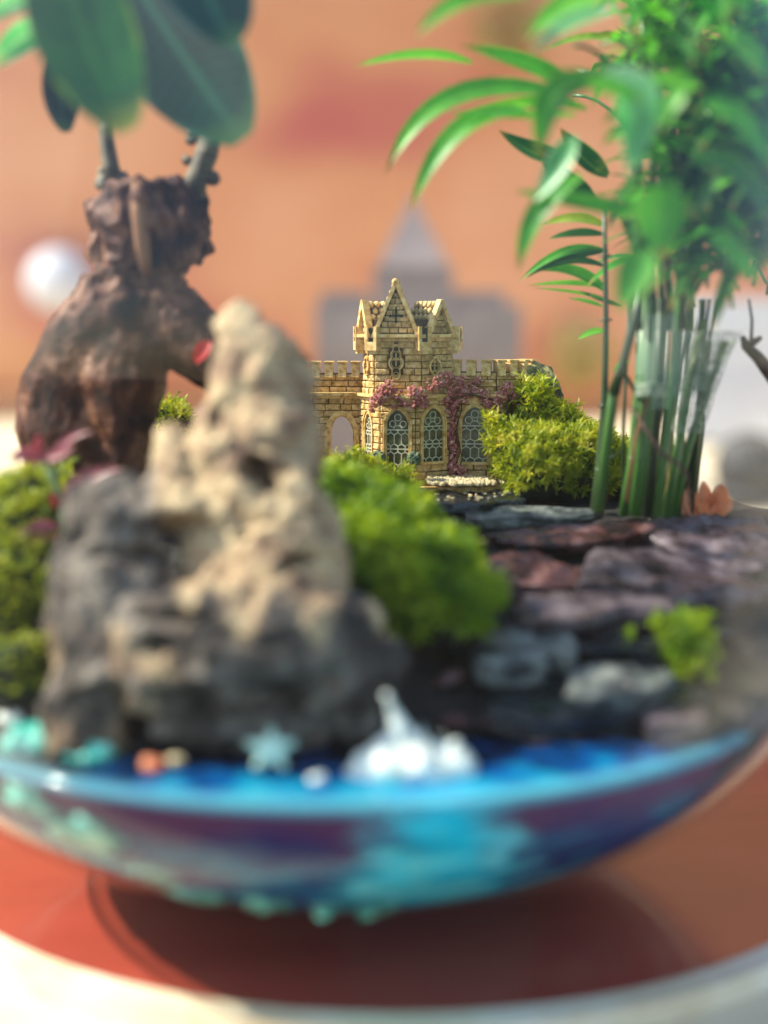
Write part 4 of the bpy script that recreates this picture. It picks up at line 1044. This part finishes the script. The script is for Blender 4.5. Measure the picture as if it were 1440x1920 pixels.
# ------------------------------------------------------------------ palm
def palm():
    root = empty('parlour_palm', P(1230, 975, 34.5), 'bushy parlour palm with many green stems and arching narrow leaflets', 'palm')
    q_ = random.Random(12)
    def stem(pts, wpx, m, y=34.5, name='stem'):
        s_ = MB(); wpx = [w_ * .8 for w_ in wpx]; s_.tube([P(a[0], a[1], y + (a[2] if len(a) > 2 else 0)) for a in pts], [w_ / 2560 * y / 2 for w_ in wpx], 10)
        for a in pts[1:-1]: s_.tube([P(a[0], a[1] - 2, y), P(a[0], a[1] + 2, y)], [wpx[1] * .56 / 2560 * y] * 2, 10)
        build(s_, name, m, root, smooth=True)
    stem([(1118, 972), (1126, 880), (1133, 760), (1136, 600), (1135, 480), (1132, 380)], [36, 27, 17, 13, 11, 9], M['stem_d'], 35.2)
    stem([(1150, 740), (1165, 690), (1190, 600), (1210, 520)], [30, 22, 22, 16], M['stem_d'], 33.4)
    stem([(1122, 960), (1150, 740), (1165, 690)], [26, 24, 20], M['stem'], 33.6)
    stem([(1165, 690), (1200, 750), (1215, 760)], [10, 9, 8], M['stem_d'], 33.6)
    stem([(1168, 968), (1185, 860), (1200, 700), (1212, 560)], [22, 22, 20, 18], M['stem'], 34.4)
    stem([(1190, 968), (1205, 860), (1212, 720), (1222, 560)], [30, 34, 30, 24], M['stem'], 33.8)
    stem([(1175, 940), (1192, 820), (1215, 745)], [9, 9, 9], M['dry'], 33.4)
    stem([(1215, 970), (1222, 860), (1235, 720), (1240, 560)], [26, 26, 24, 20], M['stem_d'], 34.2)
    stem([(1232, 970), (1245, 860), (1262, 720), (1270, 560)], [24, 24, 22, 20], M['stem'], 33.6)
    stem([(1250, 972), (1268, 860), (1290, 740), (1320, 600)], [22, 22, 20, 14], M['stem'], 34.0)
    stem([(1262, 970), (1290, 840), (1318, 760), (1360, 640)], [20, 20, 18, 14], M['stem'], 34.4)
    stem([(1275, 965), (1300, 860), (1312, 760), (1330, 640)], [16, 16, 14, 12], M['stem_d'], 34.8)
    stem([(1240, 972), (1256, 900), (1258, 760), (1262, 560)], [16, 16, 16, 16], M['dry'], 34.9)
    stem([(1130, 870), (1165, 845)], [7, 6], M['stem_d'], 34.6)
    for i in range(22):
        x = q_.uniform(1165, 1300); stem([(x, 968), (x + q_.uniform(0, 22), 800), (x + q_.uniform(10, 50), 560)], [q_.uniform(7, 14), q_.uniform(7, 12), 7], q_.choice([M['stem'], M['stem_d'], M['stem_d'], M['dry']]), 34.4 + q_.uniform(0, 1.4))
    for i in range(9):
        x = 1185 + i * 14; stem([(x, 620), (x + q_.uniform(-6, 10), 400), (x + q_.uniform(-30, 30), 150), (x + q_.uniform(-60, 80), -60)], [16, 14, 12, 9], M['stem_d'] if i % 2 else M['stem'], 34 + q_.uniform(-1, 1))
    stem([(1185, 765, -.4), (1240, 850, -.6), (1285, 880, -.7), (1298, 950, -.6)], [8, 9, 9, 7], M['twig'], 33.4, 'twig')
    # translucent sheath round the bundle and its torn fibre net
    def film():
        m = bpy.data.materials.new('milky_film'); m.use_nodes = True; n = m.node_tree.nodes; l = m.node_tree.links
        b = n['Principled BSDF']; b.inputs['Base Color'].default_value = rgb('9cb8a8'); b.inputs['Roughness'].default_value = .35
        t = n.new('ShaderNodeBsdfTransparent'); ms = n.new('ShaderNodeMixShader'); ms.inputs[0].default_value = .28
        l.new(t.outputs[0], ms.inputs[1]); l.new(b.outputs[0], ms.inputs[2]); l.new(ms.outputs[0], n['Material Output'].inputs[0]); return m
    fm = MB(); vs = []; fs = []; na = 22; rows = [(590, 1200, 1300), (650, 1196, 1298), (720, 1194, 1290), (765, 1196, 1280)]
    for row, xa, xb in rows:
        ca, cb_ = P(xa, row, 34), P(xb, row, 34); cc = (ca + cb_) / 2; rr = (cb_ - ca).length / 2
        for k_ in range(na):
            a = math.pi + math.pi * k_ / (na - 1); vs.append(cc + Vector((rr * math.cos(a), rr * .9 * math.sin(a), .03 * math.sin(k_ * 2))))
    for i in range(len(rows) - 1):
        for k_ in range(na - 1): fs.append((i * na + k_, i * na + k_ + 1, (i + 1) * na + k_ + 1, (i + 1) * na + k_))
    fm.add(vs, fs); build(fm, 'sheath', film(), root, smooth=True)
    nt_ = MB()
    def NP(u, v):
        xl = 1300 - 20 * v + (1276 - 1300) * v; xr = 1392 + (1318 - 1392) * v ** .8
        return P(xl + (xr - xl) * u, 620 + 190 * v, 33.6 + .9 * (2 * u - 1) ** 2 * .6)
    for i in range(13):
        u = i / 12; nt_.tube([NP(min(1, max(0, u + .03 * math.sin(j * 1.3 + i))), j / 14) for j in range(15)], .013, 4)
    for j in range(17):
        v = j / 16; nt_.tube([NP(i / 8, min(1, max(0, v + .02 * math.sin(i * 2 + j * 1.7) + .04 * (i / 8)))) for i in range(9)], .013, 4)
    for j in range(14):
        a, b_ = q_.random(), q_.random(); nt_.tube([NP(a, .1), NP(b_, .6)], .016, 4)
    build(nt_, 'fibre_net', M['net'], root)
    bands = MB()
    for row in (722, 730, 738): bands.tube([P(1194 + i * 6, row + 2 * math.sin(i), 33.0 - .5 * math.sin(i / 9 * math.pi)) for i in range(10)], .05, 6)
    build(bands, 'tie_band', M['net'], root)
    # leaflets read off the photograph
    def leaf(p0, p1, p2, w_, y, m, dy=0, fold=.3, roll=0):
        l_ = MB(); l_.blade(P(*p0, y), P(*p1, y - dy * .5), P(*p2, y - dy), w_ / 2560 * y, 10, fold, (0, -.8, .6), .3, .72, roll=roll)
        build(l_, 'leaflet', m, root, smooth=True)
    B, L_, D, O = M['leaf_b'], M['leaf'], M['leaf_d'], M['leaf_o']
    leaf((885, 118), (790, 85), (662, 126), 26, 34, B)
    leaf((1085, 170), (985, 110), (860, 84), 46, 33, L_)
    leaf((1060, 178), (800, 120), (722, 328), 50, 32.6, L_); leaf((985, 210), (835, 195), (768, 398), 46, 32, L_)
    leaf((985, -8), (850, -25), (778, 72), 46, 29, L_); leaf((1150, -10), (1060, -10), (980, 78), 60, 29.5, L_)
    leaf((1150, 20), (1060, 30), (995, 100), 40, 29, M['ficus_l']); leaf((1195, 95), (1110, 40), (1012, 100), 20, 36.5, O, fold=.2)
    leaf((1190, 92), (1165, 58), (1120, 62), 14, 36.5, O); leaf((1100, 205), (1010, 175), (845, 218), 30, 33, B); leaf((1080, 215), (960, 220), (835, 210), 22, 32, B)
    leaf((1130, 160), (1010, 130), (1012, 300), 66, 29, L_); leaf((1100, 155), (1150, 165), (1210, 190), 50, 27.5, B)
    leaf((1130, 150), (1230, 150), (1175, 335), 92, 28, M['ficus_l']); leaf((1230, 350), (1235, 400), (1245, 485), 100, 28, L_, fold=.15)
    leaf((1215, 405), (1090, 380), (962, 358), 42, 30.5, L_); leaf((1090, 330), (985, 380), (972, 510), 44, 30.5, L_)
    leaf((1075, 255), (1050, 310), (1002, 378), 48, 30, M['ficus_l']); leaf((1070, 300), (1000, 300), (935, 244), 46, 36, D); leaf((1120, 380), (1060, 370), (1010, 280), 60, 36, D)
    leaf((1140, 330), (1085, 300), (1050, 240), 50, 36, D)
    for a in (((1135, 425), (1080, 395), (1012, 424), 24, O), ((1132, 440), (1080, 432), (1028, 448), 20, D), ((1135, 470), (1050, 450), (972, 530), 20, L_),
              ((1135, 500), (1060, 470), (985, 522), 18, D), ((1138, 548), (1080, 492), (1008, 508), 28, L_), ((1135, 540), (1080, 524), (988, 536), 13, B),
              ((1140, 470), (1080, 476), (1010, 500), 18, D), ((1130, 575), (1100, 562), (1065, 560), 10, L_), ((1133, 622), (1110, 618), (1080, 638), 16, L_), ((1180, 680), (1165, 676), (1150, 700), 16, B),
              ((1130, 560), (1080, 545), (1000, 540), 8, B), ((1165, 575), (1120, 560), (1085, 545), 12, D)):
        leaf(a[0], a[1], a[2], a[3], 36.3, a[4])
    leaf((1215, 470), (1190, 510), (1160, 585), 74, 26.5, L_); leaf((1320, 200), (1400, 200), (1455, 335), 52, 27.5, L_); leaf((1300, 300), (1400, 290), (1450, 430), 56, 28, D)
    leaf((1330, 440), (1380, 470), (1430, 540), 50, 27.5, L_); leaf((1290, 165), (1250, 180), (1235, 255), 40, 27, B); leaf((1360, 60), (1420, 80), (1440, 160), 40, 28, L_)
    leaf((1200, 160), (1270, 140), (1320, 170), 40, 29, B); leaf((1300, 400), (1330, 360), (1345, 310), 30, 29, D)
    # the crown behind them: fronds on arching stalks, paired leaflets
    cnt = 0
    for fI in range(125):
        bx = q_.uniform(1200, 1450); by = q_.uniform(-40, 520); y = q_.uniform(31, 38)
        ang = q_.uniform(-2.9, -.2); ln = q_.uniform(150, 260)
        p0 = P(bx, by + 60, y); tipx = bx + math.cos(ang) * ln * .75; tipy = by + math.sin(ang) * ln * .6
        tipx = min(1470, max(1075, tipx)); y2 = y + q_.uniform(-2.4, 1.6)
        p2 = P(tipx, tipy, y2); p1 = (p0 + p2) / 2 + Vector((0, 0, .9))
        rc = MB(); rc.tube([p0 * (1 - t) ** 2 + p1 * 2 * t * (1 - t) + p2 * t * t for t in [i / 6 for i in range(7)]], .045, 6)
        fr_ = build(rc, 'frond_stalk', M['stem'], root, smooth=True)
        for j in range(6):
            t = .2 + .78 * j / 6; sgn = 1 if j % 2 else -1
            c = p0 * (1 - t) ** 2 + p1 * 2 * t * (1 - t) + p2 * t * t; tg = ((p1 - p0) * (1 - t) + (p2 - p1) * t).normalized()
            sd_ = tg.cross(Vector((q_.uniform(-.3, .3), -.6, 1))).normalized() * sgn
            l1 = q_.uniform(1.9, 3.3); wd = q_.uniform(.24, .46)
            m1 = c + (sd_ * .8 + tg * .5).normalized() * l1 * .55; m2 = m1 + (sd_ * .6 + tg * .5 - Vector((0, 0, q_.uniform(.3, 1.0)))).normalized() * l1 * .55
            if m2.x / m2.y * 2560 + 720 < 1085: continue
            lb = MB(); lb.blade(c, m1, m2, wd, 7, .3, (0, -.3, 1), .3, .75)
            hi = by < 120  # bright leaflets up high, dark below: sun and shade put into leaf colour
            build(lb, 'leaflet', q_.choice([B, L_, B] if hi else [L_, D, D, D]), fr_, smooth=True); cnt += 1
    print('LEAFLETS', cnt)
palm()

# ------------------------------------------------------------------ small plants
def seedling():
    Y = 30.2
    root = empty('pink_seedling', P(115, 1010, Y), 'seedling with narrow dusty pink leaves and green stems left of the rock', 'plant')
    s_ = MB(); s_.tube([P(118, 1040, Y), P(115, 960, Y), P(105, 910, Y), P(80, 860, Y)], [.1, .09, .07, .05], 8); s_.tube([P(112, 930, Y), P(100, 880, Y), P(115, 835, Y)], [.06, .05, .04], 8)
    build(s_, 'stem', M['pinkstem'], root, smooth=True)
    for p0, p1, p2, w_, dy in (((80, 860), (50, 845), (18, 862), 30, 0), ((70, 870), (80, 835), (68, 815), 26, 0), ((78, 862), (110, 855), (140, 835), 24, 0), ((100, 880), (105, 815), (175, 808), 18, 0),
                         ((115, 968), (140, 880), (230, 878), 36, -.2), ((110, 975), (120, 920), (160, 905), 28, -.3), ((110, 990), (70, 975), (25, 1010), 22, .3), ((112, 1010), (80, 1005), (40, 1022), 20, .3), ((112, 1030), (60, 1040), (42, 1106), 34, .3), ((108, 960), (104, 930), (92, 925), 18, 0)):
        l_ = MB(); l_.blade(P(*p0, Y - dy), P(*p1, Y - dy - .2), P(*p2, Y - dy - .4), w_ / 2560 * Y, 9, .3, (0, -1, .4), .3, .8); build(l_, 'leaf', M['pink'], root, smooth=True)
seedling()
def rosette():
    Y = 34.6; root = empty('peach_succulent', P(1325, 965, Y), 'small rosette of backlit peach petals behind the purple slab', 'succulent')
    for p0, p1, p2, w_ in (((1300, 962), (1290, 930), (1296, 908), 30), ((1318, 962), (1322, 930), (1318, 902), 32), ((1340, 962), (1350, 925), (1356, 908), 34), ((1352, 966), (1366, 940), (1362, 930), 26), ((1290, 962), (1278, 950), (1276, 930), 26), ((1330, 966), (1332, 948), (1338, 935), 22), ((1310, 966), (1290, 955), (1300, 938), 26)):
        l_ = MB(); l_.blade(P(*p0, Y), P(*p1, Y - .15), P(*p2, Y + .1), w_ / 2560 * Y, 8, .4, (0, -1, .2), .4, .8); build(l_, 'petal', M['peach'], root, smooth=True)
rosette()
# forked twig at the right edge
t = MB(); t.tube([P(1460, 720, 35), P(1420, 670, 35), P(1398, 648, 35), P(1392, 630, 35)], [.22, .16, .13, .06], 9, .2); t.tube([P(1398, 650, 35), P(1418, 638, 35), P(1428, 632, 35)], [.12, .09, .05], 8, .2); t.tube([P(1404, 560, 35), P(1410, 600, 35), P(1408, 650, 35)], [.03, .04, .05], 6)
tag(build(t, 'forked_twig', M['twig'], smooth=True), 'short forked brown twig at the right edge beside the palm', 'twig')

# ------------------------------------------------------------------ shell, starfish, pebbles
def shell():
    Y = 24.7; c = P(778, 1440, Y); root = empty('spiny_shell', (c.x, c.y, RZ), 'white spiny shell lying on the blue surface in front of the rock', 'shell')
    mb = MB(); mb.ball(P(775, 1432, Y), (1.12, .7, .42), 4, Matrix.Rotation(.12, 3, 'Y')); mb.ball(P(720, 1452, Y), (.85, .5, .25), 3); mb.ball(P(850, 1440, Y), (.42, .4, .35), 3)
    def sp(a, b_, r): mb.tube([P(*a, Y), P((a[0] + b_[0]) / 2, (a[1] + b_[1]) / 2, Y), P(*b_, Y)], [r, r * .6, r * .18], 9)
    sp((755, 1400), (722, 1300), .24); sp((790, 1400), (795, 1352), .15); sp((765, 1400), (770, 1360), .16); sp((835, 1410), (868, 1385), .14); sp((690, 1440), (630, 1462), .16); sp((820, 1400), (830, 1372), .12); sp((740, 1410), (712, 1375), .12)
    vx = voxel(mb, .06, lambda v, n: .05 * math.sin(v.x * 9 + v.z * 5) + .06 * mn.noise(v * 3))
    build(vx, 'shell_body', M['shellw'], root, smooth=True)
shell()
mb = MB(); c = P(508, 1436, 24.6); c.z = RZ + .12
for k in range(5):
    a = 2 * math.pi * k / 5 + math.pi / 2; d = Vector((math.cos(a), -.25 * math.sin(a) * .0 - .35 * abs(math.sin(a)) , math.sin(a))) ; d = Vector((math.cos(a), -.45, math.sin(a) * .9)).normalized() if False else Vector((math.cos(a), .55 * math.sin(a), .75 * math.sin(a)))
    mb.tube([c + Vector((0, 0, .3)), c + Vector((0, 0, .3)) + d * .22, c + Vector((0, 0, .3)) + d * .48], [.17, .13, .05], 10, sq=.6)
vx = voxel(mb, .04, lambda v, n: .02 * mn.noise(v * 8))
tag(build(vx, 'starfish', M['star'], smooth=True), 'tiny pale green starfish leaning near the foot of the rock', 'starfish')
peb = [(150, 1558, .55, 'large turquoise pebble behind the lower left of the glass'), (55, 1502, .42, 'turquoise pebble highest on the left side of the glass'), (285, 1638, .3, 'turquoise pebble low left on the bowl bottom'),
       (375, 1672, .34, 'mint pebble left of centre along the bowl bottom'), (500, 1690, .36, 'mint pebble near the centre of the bowl bottom'), (700, 1700, .32, 'green pebble right of centre on the bowl bottom'),
       (975, 1668, .3, 'pale turquoise pebble where the glass starts to rise on the right'), (1060, 1640, .24, 'small pale pebble highest on the right side of the bowl bottom'), (610, 1702, .2, 'tiny pebble in the middle of the bowl bottom')]
for i, (px, py, rr, lab) in enumerate(peb):
    # lies between resin and glass: step along the sight line until the resin skin is met
    hit = None; yy = 15.0
    while yy < 40:
        p = P(px, py, yy); q = math.hypot(p.x - BC[0], p.y - BC[1])
        if p.z > .3 and p.z < RZ and q < prof_r(p.z) - .24 - .24 * min(1, p.z / 4): hit = p; break
        yy += .05
    if not hit: print('NOHIT', i); continue
    e_ = .05; sl_ = (prof_r(hit.z + e_) - prof_r(hit.z - e_)) / (2 * e_); rd = Vector((hit.x - BC[0], hit.y - BC[1], 0)).normalized()
    nn = (rd - Vector((0, 0, sl_))).normalized(); t1 = nn.cross(Vector((0, 0, 1))).normalized(); t2 = nn.cross(t1)
    mb = MB(); mb.ball(hit, (rr * 1.4, rr * .8, .15), 3, Matrix((t1, t2, nn)).transposed(), jit=1.1, seed=i)
    tag(build(mb, 'turquoise_pebble', M['turq'], smooth=True), lab, 'pebble', 'turquoise pebbles set in the resin against the glass')
# shore bits at the left
for i, (px, py, y, rr, m, lab) in enumerate([(60, 1395, 26.3, .7, 'turq', 'mint green stone at the left shore under the rock'), (170, 1420, 25.6, .5, 'turq', 'small turquoise stone by the rock foot on the left shore'), (25, 1350, 26.8, .45, 'shellw', 'whitish stone at the far left of the shore'),
                                   (285, 1432, 24.9, .22, 'peach', 'little peach pebble between rock and blue surface'), (330, 1425, 24.9, .16, 'gravel', 'little cream pebble right of the peach pebble'), (595, 1480, 24.2, .16, 'shellw', 'white chip on the blue surface left of the shell')]):
    mb = MB(); c = P(px, py, y); c.z = max(c.z, RZ); mb.ball(c, (rr, rr * .8, rr * .55), 3, jit=.5, seed=i + 20); tag(build(mb, 'shore_stone', M[m], smooth=True), lab, 'stone', 'loose stones on the shore')

# ------------------------------------------------------------------ blurred things far behind
M['far_grey'] = mat('grey_stone', ['6e605e', '8a7a76'], .15, .8, rand=False)
M['far_white'] = mat('far_white', ['b0aeb6', 'c8c6cc'], .05, .6, rand=False)
M['far_dark'] = mat('far_dark', ['26262a', '38363a'], .05, .7, rand=False)
M['far_red'] = mat('far_red', ['5a100c', '7c1c14'], .1, .5, rand=False)
def far_tower():
    Y = 110; root = empty('grey_tower_ornament', P(780, 860, Y), 'blurred grey building shape with a central spire behind the castle', 'ornament')
    k = Y / 2560; zb = 0
    def ext(px0, px1, row, d, name, w2=None):
        a, b_ = P(px0, row, Y), P(px1, row, Y); mb = MB(); mb.box(((a.x + b_.x) / 2, Y + 5, a.z / 2), (b_.x - a.x, d, a.z)); build(mb, name, M['far_grey'], root)
    ext(590, 980, 570, 9, 'body'); ext(600, 690, 545, 8.5, 'left_block'); ext(850, 950, 545, 8.6, 'right_block'); ext(700, 850, 500, 9.4, 'tower')
    mb = MB(); a = P(708, 500, Y); b_ = P(842, 500, Y); t_ = P(775, 385, Y); cx = (a.x + b_.x) / 2; h = (b_.x - a.x) / 2
    mb.add([(cx - h, Y, a.z), (cx + h, Y, a.z), (cx + h, Y + 2 * h, a.z), (cx - h, Y + 2 * h, a.z), (cx, Y + h, t_.z + 1)], [(0, 1, 4), (1, 2, 4), (2, 3, 4), (3, 0, 4), (3, 2, 1, 0)]); build(mb, 'spire', M['far_grey'], root)
far_tower()
mb = MB(); c = P(112, 528, WY - 4); mb.ball(c, 4.5, 4); root = empty('wall_globe', c + Vector((0, 4, 0)), 'blurred white globe on the far wall left of the ficus', 'globe'); build(mb, 'globe', M['far_white'], root, smooth=True)
mb = MB(); mb.tube([c, c + Vector((0, 4.1, 0))], 2, 16); build(mb, 'mount', M['far_white'], root)
mb = MB(); a = P(1290, 560, 150); b_ = P(1560, 560, 150); mb.box(((a.x + b_.x) / 2, 155, a.z / 2), (b_.x - a.x, 10, a.z)); tag(build(mb, 'white_panel', M['far_white']), 'blurred pale grey panel standing behind the palm at the right', 'panel')
mb = MB(); c = P(1405, 868, 100); mb.ball((c.x, c.y, 2.6), (2.6, 2.6, 2.6), 3); mb.box((c.x, c.y, .6), (4, 4, 1.2)); tag(build(mb, 'dark_pot', M['far_dark'], smooth=True), 'blurred dark round object on the table at the right', 'pot')
mb = MB(); a = P(1385, 180, WY - 2); b_ = P(1600, 470, WY - 2); mb.box(((a.x + b_.x) / 2, WY - 1.0, (a.z + b_.z) / 2), (b_.x - a.x, 1.9, a.z - b_.z)); tag(build(mb, 'red_wall_hanging', M['far_red']), 'dark red hanging on the far wall at the right edge behind the palm', 'hanging')
# stone chips and bark bits wedged between the slates
r_ = random.Random(21); chip = []
for k in range(3):
    mb = MB(); mb.ball((0, 0, 0), (.3, .22, .12), 2, jit=.7, seed=k + 3); me_o = build(mb, 'stone_chip', M['slate_red'] if k else M['slate_dark'], origin=(0, 0, 0)); chip.append(me_o)
k = 0
for i in range(44):
    x = r_.uniform(1.2, 9.5); y = r_.uniform(26.2, 35)
    if math.hypot(x - BC[0], y - BC[1]) > prof_r(H(x, y)) - 1.0 or x > 7.5: continue
    o = chip[k % 3] if k < 3 else chip[k % 3].copy()
    if k >= 3: col.objects.link(o)
    o.location = Vector((x, y, H(x, y) + .06)) * S; s_ = r_.uniform(.5, 1.5); o.scale = (s_, s_, s_); o.rotation_euler = (r_.uniform(-.4, .4), r_.uniform(-.4, .4), r_.uniform(0, 6))
    tag(o, 'small broken stone chip on the dark soil between the slates of the right bank', 'stone', 'stone chips between the slates'); k += 1

M['far_leaf'] = mat('pale_yellow_leaf', ['a09848', 'c4b468', 'd8c480'], .3, .6, trans=.2)
# blurred trailing plants on the far wall
r_ = random.Random(33)
for px, py, rr, lab in ((955, 40, 5.0, 'blurred yellow green plant on the far wall near the top of the photo'), (1085, 655, 4.2, 'blurred pale green plant on the far wall right of the castle')):
    c = P(px, py, WY - .5); mb = MB()
    for _ in range(150):
        a, q = r_.random() * 6.283, r_.random() ** .5
        p = c + Vector((math.cos(a) * rr * q, -r_.random() * 2.2, math.sin(a) * rr * q)); d = Vector((r_.gauss(0, 1), r_.gauss(-.3, .5), r_.gauss(-.4, .8))).normalized()
        mb.blade(p, p + d * .9, p + d * 1.8 - Vector((0, 0, .4)), .8, 3)
    root = empty('wall_plant', c, lab, 'plant'); build(mb, 'leaves', M['far_leaf'], root, kind='stuff')
    mb = MB(); mb.tube([c + Vector((0, .4, rr)), c + Vector((.3, -.2, 0)), c + Vector((0, -.3, -rr))], [.2, .15, .1], 6); build(mb, 'stem', M['stem'], root)
mb = MB(); mb.blade(P(366, 678, 32.9), P(384, 650, 32.7), P(396, 640, 32.8), .36, 8, .3, (0, -1, .4), .5, .8)  # added red blade imitates a reflection in the bowl glass
tag(build(mb, 'red_reflection', mat('red_reflection', ['8c0c10', 'c01c20', 'd84838'], 2, .4, trans=.3), smooth=True), 'small red blade imitating a reflection in the bowl glass beside the rock tip', 'petal')
